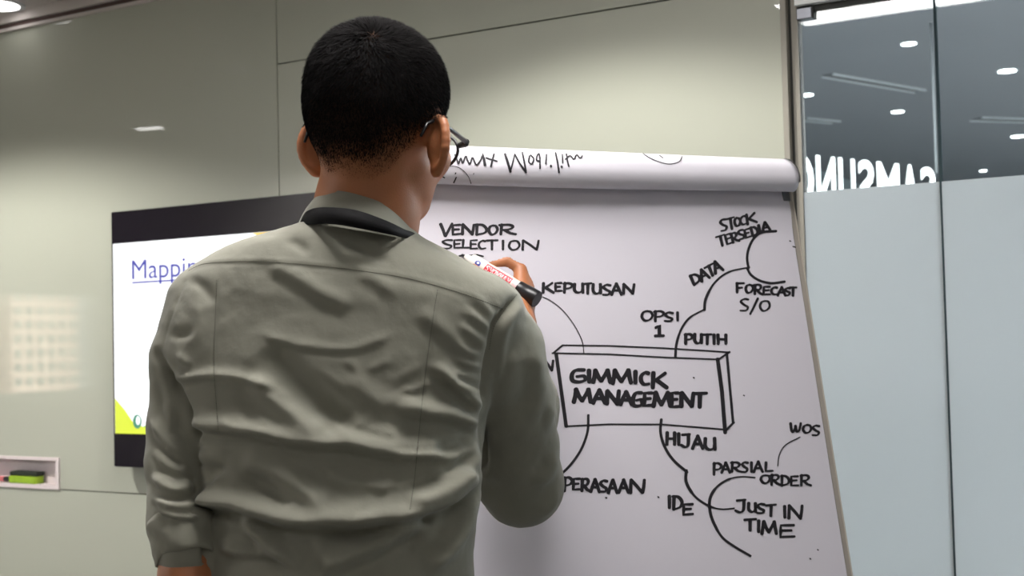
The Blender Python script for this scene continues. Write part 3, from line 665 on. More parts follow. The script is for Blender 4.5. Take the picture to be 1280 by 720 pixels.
mark('drawn_curve', [(C_([(843.5, 446.5), (845, 430), (851, 411.7), (862, 397), (880, 387)]), [3.4] * 8 + [2.8] * 8 + [2.2] * 5), (C_([(880, 387.5), (882, 373), (893, 353.5), (911, 340), (937, 334)]), [3.6] * 8 + [2.6] * 8 + [2] * 5)], 'curve up through DATA')
mark('drawn_curve', [(C_([(935.5, 335.5), (933.7, 322.5), (936, 310), (942.5, 297.5), (952.5, 290.5), (970, 289)]), 3.3), (C_([(934, 336), (939, 344), (950, 351), (965, 354), (981, 352)]), 3.2)], 'bracket curve beside STOCK TERSEDIA')
mark('drawn_curve', [(C_([(826, 524.4), (825, 540), (830, 558), (841, 575), (858.5, 590.5)]), 3.6), (C_([(857.5, 588), (857, 601), (862.5, 613), (871.7, 623.7), (887, 633), (902, 636.6), (917.5, 635.4)]), [4.0] * 12 + [3.0] * 10 + [2.0] * 9)], 'curve down from the box to JUST IN')
mark('drawn_curve', [(C_([(943.5, 597), (926.7, 596), (911, 599), (896, 608.5), (887.5, 622), (887, 637.5), (891.5, 652.8), (902, 671), (917.5, 683), (938, 695)]), [1.8] * 12 + [3.0] * 8 + [3.9] * 20 + [3.2] * 15)], 'long curve around JUST IN TIME')
mark('drawn_curve', [(C_([(972, 582.5), (974, 568.7), (981.6, 556.5), (1000, 546.4)]), 1.5)], 'thin curve beneath WOS')
for x, y in ((1021.5, 687), (1012, 698), (987, 301), (991, 308), (993, 308.5), (866, 472), (822, 621), (929, 494), (757, 622)):
    mark('ink_speck', [([(x, y), (x + 1.2, y + .8)], 1.6)], None)
rk = lambda *a: [(520 + x / 4.237, 160 + y / 4.237) for x, y in a]
roll_st = [(C_(rk((205, 143), (216, 170), (224, 190), (236, 162), (246, 188), (262, 152), (272, 175), (284, 192), (296, 160))), 2.3),
           (C_(rk((300, 160), (318, 196), (340, 175), (352, 150), (362, 200))), 2.2), (C_(rk((368, 200), (362, 168), (352, 140))), 1.8), (C_(rk((395, 205), (402, 178), (412, 140))), 2.3), (L_(*rk((370, 160), (428, 178))), 2.0),
           (L_(*rk((470, 140), (484, 182), (499, 232))), 3.2), (L_(*rk((499, 228), (512, 180), (522, 142))), 1.8), (L_(*rk((522, 142), (548, 190), (582, 236))), 2.3), (L_(*rk((582, 236), (572, 180), (562, 132))), 2.3),
           (C_(rk((600, 150), (596, 180), (612, 192), (622, 165), (606, 146))), 1.9), (C_(rk((655, 215), (655, 175), (652, 140), (640, 150), (638, 172), (654, 178))), 2.0),
           (L_(*rk((686, 192), (690, 142))), 1.9), (L_(*rk((712, 200), (715, 206))), 2.6), (L_(*rk((756, 236), (748, 180), (738, 134))), 2.3), (L_(*rk((776, 188), (774, 142))), 1.9), (L_(*rk((768, 204), (772, 208))), 2.4),
           (C_(rk((808, 205), (800, 172), (796, 140))), 2.0), (C_(rk((790, 168), (815, 150), (835, 168), (850, 145), (868, 162), (880, 150))), 1.9)]
mark('faded_word', roll_st, 'upside-down word Mobility on the roll', roll, roll3)
mark('faded_circle', [(C_(rk((160, 205), (200, 203), (240, 218), (275, 255), (291, 300), (284, 335))), .9), (C_(rk((212, 260), (196, 295), (180, 333))), 1.7), (C_(rk((122, 344), (130, 326), (150, 318), (172, 326), (178, 336))), 1.5), (L_(*rk((136, 255), (150, 262))), 1.6)], 'thin circle and letter at the left of the roll', roll, roll3)
mark('faded_circle', [(C_([(803.6, 192.6), (815, 199.5), (834, 205.4), (848, 203), (852.7, 196)]), 1.0), (L_((823.7, 194.5), (828.5, 198)), 1.1)], 'thin arc near the middle of the roll', roll, roll3)

# ------------------------------------------------------------------ signed-distance modelling of the figure (camera-axis metric frame: x right, y away, z up)
class SDF:
    def __init__(s, lo, hi, h):
        s.lo = np.array(lo, float); s.h = h; s.n = np.ceil((np.array(hi) - s.lo) / h).astype(int) + 1
        s.a = np.full(tuple(s.n), 0.1, np.float32)
    def block(s, lo, hi):
        i0 = np.clip(np.floor((np.array(lo) - s.lo) / s.h).astype(int), 0, s.n); i1 = np.clip(np.ceil((np.array(hi) - s.lo) / s.h).astype(int) + 1, 0, s.n)
        if (i1 <= i0).any(): return None
        ax = [(s.lo[k] + s.h * np.arange(i0[k], i1[k])).astype(np.float32) for k in range(3)]
        return tuple(slice(i0[k], i1[k]) for k in range(3)), ax[0][:, None, None], ax[1][None, :, None], ax[2][None, None, :]
    def put(s, sl, d, k, op='u'):
        a = s.a[sl]
        if op == 'u':
            if k <= 0: s.a[sl] = np.minimum(a, d); return
            h = np.clip(.5 + .5 * (a - d) / k, 0, 1); s.a[sl] = a * (1 - h) + d * h - k * h * (1 - h)
        else:
            d = -d; h = np.clip(.5 - .5 * (a - d) / k, 0, 1); s.a[sl] = a * (1 - h) + d * h + k * h * (1 - h)
    def cap(s, A, Bp, ra, rb, k=.01, op='u'):
        A = np.asarray(A, float); Bp = np.asarray(Bp, float); m = max(ra, rb) + k + .012
        b = s.block(np.minimum(A, Bp) - m, np.maximum(A, Bp) + m)
        if b is None: return
        sl, X, Y, Z = b; D = Bp - A; dd = D @ D + 1e-12
        t = np.clip(((X - A[0]) * D[0] + (Y - A[1]) * D[1] + (Z - A[2]) * D[2]) / dd, 0, 1)
        d = np.sqrt((X - A[0] - t * D[0]) ** 2 + (Y - A[1] - t * D[1]) ** 2 + (Z - A[2] - t * D[2]) ** 2) - (ra + (rb - ra) * t)
        s.put(sl, d, k, op)
    def chain(s, pts, rs, k=.01):
        for i in range(len(pts) - 1): s.cap(pts[i], pts[i + 1], rs[i], rs[i + 1], k)
    def ell(s, c, r, axes=None, k=.01, op='u'):
        c = np.asarray(c, float); r = np.asarray(r, float); m = r.max() + k + .012
        b = s.block(c - m, c + m)
        if b is None: return
        sl, X, Y, Z = b; A = np.eye(3) if axes is None else np.array(axes)
        k0 = 0; k1 = 0
        for i in range(3):
            q = (X - c[0]) * A[i][0] + (Y - c[1]) * A[i][1] + (Z - c[2]) * A[i][2]; k0 = k0 + (q / r[i]) ** 2; k1 = k1 + (q / r[i] ** 2) ** 2
        k0 = np.sqrt(k0); k1 = np.sqrt(k1) + 1e-6; s.put(sl, (k0 * (k0 - 1) / k1).astype(np.float32), k, op)
    def rows(s, tab, n=2.4, k=.01, op='u', shrink=0.0):
        # tab rows: z, x_left, x_right, y_centre, half depth (sorted by rising z)
        T = np.array(sorted(tab), float); z = T[:, 0]; m = .03 + k
        b = s.block((T[:, 1].min() - m, (T[:, 3] - T[:, 4]).min() - m, z[0] - m), (T[:, 2].max() + m, (T[:, 3] + T[:, 4]).max() + m, z[-1] + m))
        sl, X, Y, Z = b; zz = np.clip(Z, z[0], z[-1])
        # smooth interpolation
        def ip(c):
            zf = np.linspace(z[0], z[-1], 400); v = np.interp(zf, z, T[:, c]); w_ = 9; kk = np.ones(w_) / w_
            v = np.convolve(np.pad(v, w_ // 2, mode='edge'), kk, 'valid'); return np.interp(zz.ravel(), zf, v).reshape(zz.shape).astype(np.float32)
        xl, xr, yc, hd = ip(1), ip(2), ip(3), ip(4); cx = (xl + xr) / 2; hw = (xr - xl) / 2 - shrink; hd = hd - shrink
        q = (np.abs((X - cx) / hw) ** n + np.abs((Y - yc) / hd) ** n) ** (1 / n)
        d = (q - 1) * np.minimum(hw, hd) * .9
        dz = np.maximum(Z - z[-1], z[0] - Z); d = np.maximum(d, dz - 0)
        s.put(sl, d.astype(np.float32), k, op)
    def mesh(s):
        a = s.a; ins = a < 0; nx, ny, nz = a.shape
        def sh_(i, j, k): return ins[i:nx - 1 + i, j:ny - 1 + j, k:nz - 1 + k]
        alls = sh_(0, 0, 0).copy(); anys = sh_(0, 0, 0).copy()
        for i in (0, 1):
            for j in (0, 1):
                for k in (0, 1):
                    v = sh_(i, j, k); alls &= v; anys |= v
        act = anys & ~alls; ci, cj, ck = np.nonzero(act); idx = np.full(act.shape, -1, np.int32); idx[ci, cj, ck] = np.arange(len(ci))
        acc = np.zeros((len(ci), 3)); cnt = np.zeros(len(ci))
        cor = [(i, j, k) for i in (0, 1) for j in (0, 1) for k in (0, 1)]
        val = {c: a[ci + c[0], cj + c[1], ck + c[2]] for c in cor}
        for c in cor:
            for ax in range(3):
                if c[ax] == 0:
                    d = list(c); d[ax] = 1; d = tuple(d); u, v = val[c], val[d]; m_ = (u < 0) != (v < 0)
                    t = np.where(m_, u / np.where(m_, u - v, 1), 0)
                    for q in range(3): acc[:, q] += np.where(m_, c[q] + (t if q == ax else 0), 0)
                    cnt += m_
        P = np.stack([ci, cj, ck], 1) + acc / cnt[:, None]; V = s.lo + s.h * P
        Fs = []
        for ax in range(3):
            b_, c_ = (ax + 1) % 3, (ax + 2) % 3
            sl0 = [slice(1, -1)] * 3; sl1 = [slice(1, -1)] * 3; sl0[ax] = slice(0, -1); sl1[ax] = slice(1, None)
            A_ = ins[tuple(sl0)]; B_ = ins[tuple(sl1)]; e = np.nonzero(A_ != B_); off = [1, 1, 1]; off[ax] = 0
            g = [e[q] + off[q] for q in range(3)]; flip = A_[e]
            def cell(db, dc):
                h = [x.copy() for x in g]; h[b_] = h[b_] - db; h[c_] = h[c_] - dc; return idx[h[0], h[1], h[2]]
            q = np.stack([cell(1, 1), cell(0, 1), cell(0, 0), cell(1, 0)], 1)
            q[~flip] = q[~flip][:, ::-1]; Fs.append(q)
        Fq = np.concatenate(Fs); Fq = Fq[(Fq >= 0).all(1)]
        return V, Fq
def relax(V, Fq, it=2, lam=.5, mask=None):
    E = np.concatenate([Fq[:, [i, (i + 1) % 4]] for i in range(4)]); n = len(V)
    for _ in range(it):
        c = np.bincount(E[:, 0], minlength=n) + np.bincount(E[:, 1], minlength=n)
        A = np.stack([np.bincount(E[:, 0], V[E[:, 1], q], n) + np.bincount(E[:, 1], V[E[:, 0], q], n) for q in range(3)], 1) / np.maximum(c, 1)[:, None]
        dV = (A - V) * lam; V = V + (dV if mask is None else dV * mask[:, None])
    return V
def vnormals(V, Fq):
    a = V[Fq[:, 2]] - V[Fq[:, 0]]; b = V[Fq[:, 3]] - V[Fq[:, 1]]; fn = np.cross(a, b); n = len(V); N = np.zeros((n, 3))
    for i in range(4):
        for q in range(3): N[:, q] += np.bincount(Fq[:, i], fn[:, q], n)
    return N / (np.linalg.norm(N, axis=1)[:, None] + 1e-12)
def vnoise(P, scale, seed=0):
    # cheap smooth value noise
    Q = P * scale + seed * 17.3; i = np.floor(Q).astype(np.int64); f = Q - i; f = f * f * (3 - 2 * f)
    def hsh(a, b, c): x = np.sin(a * 127.1 + b * 311.7 + c * 74.7 + seed) * 43758.5453; return x - np.floor(x)
    r = 0
    for dx in (0, 1):
        for dy in (0, 1):
            for dz in (0, 1):
                wgt = (f[:, 0] if dx else 1 - f[:, 0]) * (f[:, 1] if dy else 1 - f[:, 1]) * (f[:, 2] if dz else 1 - f[:, 2])
                r = r + wgt * hsh(i[:, 0] + dx, i[:, 1] + dy, i[:, 2] + dz)
    return r * 2 - 1
def board_z(px, py):
    P = onplane(px, py, OB, NB); return (P - CAM) @ CF

# materials
M_skin = mat('tan_skin', srgb(172, 110, 72), 0.5, noise=.08, nscale=45, bump=.12, bscale=500, sub=.15)
M_hair = mat('black_hair', srgb(20, 18, 18), 0.85, noise=.3, nscale=200, spec=.08)
M_eye = mat('eye_white', srgb(225, 220, 215), .2); M_iris = mat('dark_iris', srgb(40, 25, 18), .2)
def cloth(name, col, scale=1400):
    mt = mat(name, col, 0.85, noise=.07, nscale=30, sheen=.12); nt = mt.node_tree; b = nt.nodes['Principled BSDF']
    tc = nt.nodes.new('ShaderNodeTexCoord'); w1 = nt.nodes.new('ShaderNodeTexNoise'); w1.inputs['Scale'].default_value = scale
    w2_ = nt.nodes.new('ShaderNodeTexNoise'); w2_.inputs['Scale'].default_value = 90; w2_.inputs['Detail'].default_value = 4
    nt.links.new(tc.outputs['Object'], w1.inputs['Vector']); nt.links.new(tc.outputs['Object'], w2_.inputs['Vector'])
    ad = nt.nodes.new('ShaderNodeMath'); ad.operation = 'MULTIPLY_ADD'; ad.inputs[1].default_value = .25
    nt.links.new(w1.outputs['Fac'], ad.inputs[0]); nt.links.new(w2_.outputs['Fac'], ad.inputs[2])
    bp = nt.nodes.new('ShaderNodeBump'); bp.inputs['Strength'].default_value = .18; bp.inputs['Distance'].default_value = .003
    nt.links.new(ad.outputs[0], bp.inputs['Height']); nt.links.new(bp.outputs['Normal'], b.inputs['Normal']); return mt
M_shirt = cloth('olive_grey_cotton', srgb(136, 135, 122))
M_trouser = cloth('dark_trouser_cloth', srgb(45, 47, 55))
M_lany = mat('black_lanyard_webbing', srgb(15, 14, 16), .7, noise=.15, nscale=300, bump=.1, bscale=900, spec=.15)
M_shoe = mat('black_leather', srgb(25, 22, 20), .4, noise=.1)

pc = un(430, 420, 1.47)
man = empty('person', (pc[0], pc[1], 0.0), 'man seen from behind in an olive grey shirt, writing on the flip chart', 'person')
def man_mesh(name, V, Fq, mt, label=None, parent=None):
    return mesh_np(name, m2w(V) - np.array(man.location), Fq, mt, parent or man, label=label)

# ---- head frame
HC = mp(472, 117, 1.475)
th = math.radians(22)
hr = np.array([math.cos(th), -math.sin(th), 0.0]); hf = np.array([math.sin(th), math.cos(th), -.10]); hf /= np.linalg.norm(hf)
rl = math.radians(2.0)
hu = np.cross(hr, hf); hu /= np.linalg.norm(hu); hr = np.cross(hf, hu)
def hd(r, f, u): return HC + hr * r + hf * f + hu * u
HA = [hr, hf, hu]
sd = SDF((-0.40, 1.27, -0.47), (0.09, 1.79, 0.33), .0022)
# torso, hips
def R_(py, xl, xr, Z, b): a = mp(xl, py, Z); c = mp(xr, py, Z); return (a[2], a[0], c[0], Z, b)
BODY = [R_(322, 400, 520, 1.48, .045), R_(350, 330, 570, 1.48, .060), R_(390, 275, 590, 1.478, .078), R_(430, 262, 590, 1.475, .085), R_(520, 270, 575, 1.465, .09), R_(640, 288, 560, 1.45, .088), R_(760, 288, 560, 1.43, .095), R_(840, 282, 566, 1.42, .10)]
sd.rows(BODY, 2.3, .02)
# neck and head
sd.chain([mp(455, 330, 1.49), mp(458, 268, 1.485), mp(466, 205, 1.475)], [.058, .0575, .057], .02)
sd.ell(HC, (.0755, .094, .0785), HA, .012)
sd.ell(hd(0, -.012, -.035), (.070, .080, .065), HA, .02)
sd.ell(hd(0, .045, -.070), (.058, .056, .062), HA, .02)
sd.cap(hd(-.026, .045, -.105), hd(.018, .045, -.105), .019, .019, .02); sd.ell(hd(-.002, .078, -.126), (.022, .020, .015), HA, .018)
for s_ in (-1, 1):
    sd.cap(hd(.043 * s_, .015, -.086), hd(.022 * s_, .07, -.118), .012, .012, .02)
    sd.ell(hd(.040 * s_, .070, -.065), (.022, .020, .02), HA, .015)
    sd.ell(hd(.031 * s_, .108, -.040), (.017, .013, .012), HA, .008, 's')
sd.cap(hd(-.038, .086, -.016), hd(.038, .086, -.016), .010, .010, .012)
sd.chain([hd(0, .093, -.028), hd(0, .108, -.055), hd(0, .116, -.073)], [.007, .008, .0095], .008)
for s_ in (-1, 1): sd.ell(hd(.012 * s_, .104, -.077), (.008, .009, .007), HA, .005)
sd.cap(hd(-.018, .098, -.098), hd(.018, .098, -.098), .0055, .0055, .005); sd.cap(hd(-.015, .097, -.108), hd(.015, .097, -.108), .006, .006, .005)
# ears
for s_, oc in ((1, hd(.073, .001, -.066)), (-1, hd(-.066, .006, -.060))):
    ed = hr * s_ * .80 - hf * .60; ed /= np.linalg.norm(ed); en = np.cross(ed, hu)
    cE = oc + ed * .013 + hu * .000; ax = [ed, en, hu]
    sd.ell(cE + ed * .000 + hu * .003, (.0165, .0040, .0255), ax, .005)
    ring = []
    for q in np.linspace(-.55 * math.pi, .80 * math.pi, 15):
        ring.append(cE + ed * (.0180 * math.cos(q)) + hu * ((.0295 if s_ > 0 else .027) * math.sin(q) + .001) + en * .0)
    sd.chain(ring, [.0042] * 5 + [.0048] * 10, .003)
    sd.ell(cE - ed * .002 - hu * .026, (.0095, .005, .010), ax, .006)
    sd.ell(cE - ed * .008, (.009, .008 if s_ > 0 else .006, .018), ax, .008)
# left arm
sd.chain([mp(272, 385, 1.465), mp(228, 540, 1.445), mp(230, 640, 1.40), mp(234, 720, 1.375), mp(240, 800, 1.355)], [.034, .024, .024, .0265, .023], .02)
def hand(wr, palm_end, side, nrm, fingers, thumb):
    sd.chain([wr, wr * .4 + palm_end * .6], [.023, .021], .012)
    for k_, o in enumerate((-.024, -.008, .008, .024)):
        sd.cap(wr + side * o * .55, palm_end + side * o, .0155, .0115, .007)
    for pts, rr in fingers: sd.chain(pts, rr, .0025)
    sd.chain(thumb[0], thumb[1], .004)
lw = mp(240, 800, 1.355); pe_ = lw + np.array([.006, .012, -.085]); sdv = np.array([.1, .95, .1]); sdv /= np.linalg.norm(sdv)
fg = []
for o, ln in ((-.026, .062), (-.009, .074), (.009, .08), (.026, .072)):
    b0 = pe_ + sdv * o; fg.append(([b0, b0 + np.array([.006, .002, -ln * .5]), b0 + np.array([.018, .003, -ln * .8]), b0 + np.array([.03, .003, -ln])], [.0092, .0085, .008, .007]))
sd_z = -.47
# (the left hand reaches below the block: it is meshed in its own grid and joined below)
# right arm: shoulder, elbow, wrist
zb = lambda x, y, o: board_z(x, y) - o
ELB = mp(652, 612, 1.61)
WR = mp(648, 408, zb(648, 408, .075))
sd.chain([mp(592, 400, 1.475), mp(638, 500, 1.545), ELB], [.034, .032, .030], .02)
sd.chain([ELB, ELB * .5 + WR * .5 + np.array([.004, 0, 0]), WR], [.030, .030, .024], .015)
# writing hand
K = [mp(651, 337, zb(651, 337, .046)), mp(656, 345, zb(656, 345, .030)), mp(656, 358, zb(656, 358, .020)), mp(652, 371, zb(652, 371, .016))]
for i_, kp in enumerate(K): sd.cap(WR + np.array([0.004, .004 * (i_ - 1.5), 0]), kp, .0165, .0098, .008)
sd.cap(WR * .5 + K[1] * .5, K[1], .018, .011, .01)
sd.chain([K[0], mp(634, 327, zb(634, 327, .040)), mp(614, 331, zb(614, 331, .027)), mp(598, 331.5, zb(598, 331, .019))], [.0092, .0084, .0078, .0066], .0025)
sd.chain([K[1], mp(630, 345, zb(630, 345, .017)), mp(612, 345, zb(612, 345, .012)), mp(602, 345, zb(602, 345, .011))], [.0095, .0085, .0078, .0070], .0025)
sd.chain([K[2], mp(632, 364, zb(632, 364, .011)), mp(622, 372, zb(622, 372, .012)), mp(630, 378, zb(630, 378, .022))], [.0092, .0082, .0075, .0068], .0025)
sd.chain([K[3], mp(634, 386, zb(634, 386, .011)), mp(628, 394, zb(628, 394, .013)), mp(636, 398, zb(636, 398, .022))], [.0082, .0072, .0066, .0060], .0025)
sd.chain([WR + np.array([-.012, -.012, .012]), mp(626, 372, zb(626, 372, .070)), mp(604, 350, zb(604, 350, .052)), mp(592, 336, zb(592, 336, .032))], [.015, .0115, .0092, .0072], .006)
Vb, Fb = sd.mesh(); Vb = relax(Vb, Fb, 1, .4)
del sd
# left hand continues the same skin: meshed in a second block whose rim overlaps the wrist, then welded into one mesh
sd = SDF((-0.42, 1.24, -0.62), (-0.22, 1.47, -0.30), .0022)
sd.chain([mp(230, 640, 1.40), mp(234, 720, 1.375), mp(240, 800, 1.355)], [.024, .0265, .023], .02)
hand(lw, pe_, sdv, None, fg, ([lw + np.array([.004, -.016, -.012]), lw + np.array([.012, -.040, -.045]), lw + np.array([.022, -.046, -.075]), lw + np.array([.032, -.044, -.095])], [.014, .0115, .0092, .008]))
V2, F2 = sd.mesh(); V2 = relax(V2, F2, 1, .4)
zc = lw[2] + .03
def cut(V, Fq, keep):
    kf = keep[Fq].all(1); Fq = Fq[kf]; used = np.unique(Fq); mp_ = np.full(len(V), -1); mp_[used] = np.arange(len(used)); return V[used], mp_[Fq]
arm = (Vb[:, 0] < -.30) & (Vb[:, 2] < zc)
V1, F1 = cut(Vb, Fb, ~((Vb[:, 2] < zc) & (Vb[:, 0] < -.285)))
V2, F2 = cut(V2, F2, V2[:, 2] < zc + .004)
Vb = np.concatenate([V1, V2]); Fb = np.concatenate([F1, F2 + len(V1)])
body = man_mesh('body', Vb, Fb, M_skin)
Nb = vnormals(Vb, Fb)
# hair region on the scalp, as a vertex colour (short dark stubble shows through the fade)
L3 = (Vb - HC) @ np.array(HA).T; lr, lf, lu = L3[:, 0], L3[:, 1], L3[:, 2]
def hairline(lr, lf):       # lowest height (u) at which hair grows
    h = np.full_like(lf, -.100)
    h = np.where(lf < .01, -.100 + .03 * np.clip((np.abs(lr) - .030) / .045, 0, 1), h)
    t = np.clip((lf - (-.035)) / .04, 0, 1); h = h * (1 - t) + (-.030) * t
    t = np.clip((lf - .045) / .03, 0, 1); h = h * (1 - t) + (.040) * t
    return h
hv = hairline(lr, lf) + .004 * vnoise(Vb, 90, 3)
headm = (lu > -.13) & (np.abs(lr) < .10) & (np.abs(lf) < .14)
amt = np.clip((lu - hv + .010) / .042, 0, 1) ** 1.3 * headm
isear = (np.abs(lr) > .0765) & (lu < -.036)
amt = np.where(isear, 0, amt)
ca = body.data.color_attributes.new('scalp', 'FLOAT_COLOR', 'POINT'); arr = np.ones((len(Vb), 4), np.float32); arr[:, 0] = arr[:, 1] = arr[:, 2] = amt
ca.data.foreach_set('color', arr.ravel())
nt = M_skin.node_tree; bs = nt.nodes['Principled BSDF']; src = bs.inputs['Base Color'].links[0].from_socket
at = nt.nodes.new('ShaderNodeAttribute'); at.attribute_name = 'scalp'; mxs = nt.nodes.new('ShaderNodeMixRGB'); mxs.inputs['Color2'].default_value = srgb(52, 40, 34)
nt.links.new(at.outputs['Fac'], mxs.inputs['Fac']); nt.links.new(src, mxs.inputs['Color1']); nt.links.new(mxs.outputs['Color'], bs.inputs['Base Color'])
mr = nt.nodes.new('ShaderNodeMath'); mr.operation = 'MULTIPLY_ADD'; mr.inputs[1].default_value = .48; mr.inputs[2].default_value = .5
nt.links.new(at.outputs['Fac'], mr.inputs[0]); nt.links.new(mr.outputs[0], bs.inputs['Roughness'])
ms = nt.nodes.new('ShaderNodeMath'); ms.operation = 'MULTIPLY_ADD'; ms.inputs[1].default_value = -.5; ms.inputs[2].default_value = .5
nt.links.new(at.outputs['Fac'], ms.inputs[0]); nt.links.new(ms.outputs[0], bs.inputs['Specular IOR Level'])
# ---- hair strands
tri = np.concatenate([Fb[:, [0, 1, 2]], Fb[:, [0, 2, 3]]]); fc_amt = amt[tri].mean(1); tri = tri[fc_amt > .03]
A_, B_, C__ = Vb[tri[:, 0]], Vb[tri[:, 1]], Vb[tri[:, 2]]; ar = np.linalg.norm(np.cross(B_ - A_, C__ - A_), axis=1) / 2
NS = 64000; pick = rng.choice(len(tri), NS, p=ar / ar.sum()); u_, v_ = rng.random(NS), rng.random(NS); fl_ = u_ + v_ > 1; u_[fl_] = 1 - u_[fl_]; v_[fl_] = 1 - v_[fl_]
Pp = A_[pick] * (1 - u_ - v_)[:, None] + B_[pick] * u_[:, None] + C__[pick] * v_[:, None]
am = amt[tri[pick]].mean(1); Nn = Nb[tri[pick]].mean(1); Nn /= np.linalg.norm(Nn, axis=1)[:, None]
whd = np.linalg.norm(Pp - hd(.030, -.070, .052), axis=1); keep = rng.random(NS) < np.clip(.2 + am, 0, 1) * np.clip(.7 + whd / .014, 0, 1); Pp, am, Nn = Pp[keep], am[keep], Nn[keep]; n_ = len(Pp)
l3 = (Pp - HC) @ np.array(HA).T
wh = hd(.030, -.070, .052)      # crown whorl
rad = Pp - wh; rad -= Nn * (rad * Nn).sum(1)[:, None]; dist = np.linalg.norm(rad, axis=1)[:, None] + 1e-6; rad /= dist
swirl = np.cross(Nn, rad); flow = rad + swirl * .6 * np.exp(-dist / .03)
flow[:, 2] -= .9 * np.clip((.02 - l3[:, 2]) / .06, 0, 1.2)
cl = np.stack([vnoise(Pp, 75, s) for s in (1, 2, 5)], 1); flow += cl * .6 + rng.normal(0, .28, (n_, 3))
flow -= Nn * (flow * Nn).sum(1)[:, None]; flow /= np.linalg.norm(flow, axis=1)[:, None]
topk = np.clip((l3[:, 2] + .05) / .10, 0, 1)
ln = (.0035 + .0105 * topk) * (.75 + .5 * rng.random(n_)) * np.clip(.35 + am, .35, 1)
lift = (.55 + .35 * vnoise(Pp, 60, 9) * .5 + .3 * rng.random(n_))[:, None]
d1 = flow * 1.0 + Nn * lift * 1.15; d1 /= np.linalg.norm(d1, axis=1)[:, None]; d2 = flow + Nn * lift * .45; d2 /= np.linalg.norm(d2, axis=1)[:, None]
side = np.cross(d1, Nn + rng.normal(0, .5, (n_, 3))); side /= np.linalg.norm(side, axis=1)[:, None]; wd_ = .00034
base_ = Pp - Nn * .0006; mid_ = base_ + d1 * ln[:, None] * .5; tip_ = mid_ + d2 * ln[:, None] * .5
HV = np.stack([base_ - side * wd_, base_ + side * wd_, mid_ + side * wd_ * .8, mid_ - side * wd_ * .8, tip_ + side * wd_ * .2, tip_ - side * wd_ * .2], 1).reshape(-1, 3)
q0 = np.arange(n_)[:, None] * 6; HF = np.concatenate([q0 + [[0, 1, 2, 3]], q0 + [[3, 2, 4, 5]]])
hair = man_mesh('hair', HV, HF, M_hair, 'short black hair with a thin whorl at the crown'); hair['kind'] = 'stuff'
# eyes and brows
for s_ in (-1, 1):
    V = []; Fc_ = []
    bm = bmesh.new(); bmesh.ops.create_uvsphere(bm, u_segments=20, v_segments=12, radius=.0118)
    c_ = m2w(hd(.031 * s_, .0945, -.040)) - np.array(man.location)
    for v in bm.verts: v.co += Vector(c_)
    eye = bm_obj('eye', bm, M_eye, man, True)
    bm = bmesh.new(); bmesh.ops.create_uvsphere(bm, u_segments=16, v_segments=8, radius=.0062)
    c_ = m2w(hd(.031 * s_, .1005, -.040)) - np.array(man.location)
    for v in bm.verts: v.co += Vector(c_)
    bm_obj('iris', bm, M_iris, eye, True)
    V, Fc_ = tube([m2w(hd(.016 * s_, .099, -.020)), m2w(hd(.034 * s_, .0975, -.0165)), m2w(hd(.050 * s_, .083, -.021))], [.002, .003, .0015], 8)
    pyo('eyebrow', V, Fc_, M_hair, man)
# ---- glasses
M_rim = mat('black_glasses_frame', srgb(18, 18, 20), .3)
def wl(r, f, u): return m2w(hd(r, f - (.008 if f > .06 else 0), u))
gl = None
rims = []
for s_ in (-1, 1):
    c0 = (.033 * s_, .118, -.048)
    ring = [wl(c0[0] + .0245 * math.cos(q), c0[1] - .0055 * abs(math.cos(q)) * (1 if math.cos(q) * s_ > 0 else 0) * 1.4, c0[2] + .0195 * math.sin(q)) for q in np.linspace(0, 2 * math.pi, 29)]
    V, Fc_ = tube(ring, .0019, 8, cap=False)
    if gl is None:
        gl = pyo('glasses', V, Fc_, M_rim, man, label='black-framed glasses')
        gpar = gl; rims.append(gl)
        gl['label'] = 'black-framed glasses'
    else:
        pyo('rim', [v - np.array(man.location) for v in V], Fc_, M_rim, gl)
    loc = np.array(man.location)
    ce = wl(*c0); me_v = [ce - loc] + [p - loc for p in ring[:-1]]
    pyo('lens', me_v, [(0, i + 1, (i + 1) % 28 + 1) for i in range(28)], glass_mat('lens_glass', (.93, .96, .96, 1)), gl)
    V, Fc_ = tube([wl(.056 * s_, .113, -.042), wl(.068 * s_, .108, -.041), wl(.0735 * s_, .098, -.041)], [.0035, .0045, .004], 8)
    pyo('end_piece', [v - loc for v in V], Fc_, M_rim, gl)
    V, Fc_ = tube([wl(.0735 * s_, .098, -.041), wl(.0765 * s_, .05, -.0385), wl(.0775 * s_, .015, -.036), wl(.078 * s_, -.006, -.036), wl(.076 * s_, -.022, -.044), wl(.074 * s_, -.032, -.060)], [.0030, .0026, .0024, .0022, .0022, .0016], 8)
    pyo('temple', [v - loc for v in V], Fc_, M_rim, gl)
V, Fc_ = tube([wl(-.009, .118, -.045), wl(0, .121, -.041), wl(.009, .118, -.045)], .0018, 8); pyo('bridge', [v - loc for v in V], Fc_, M_rim, gl)

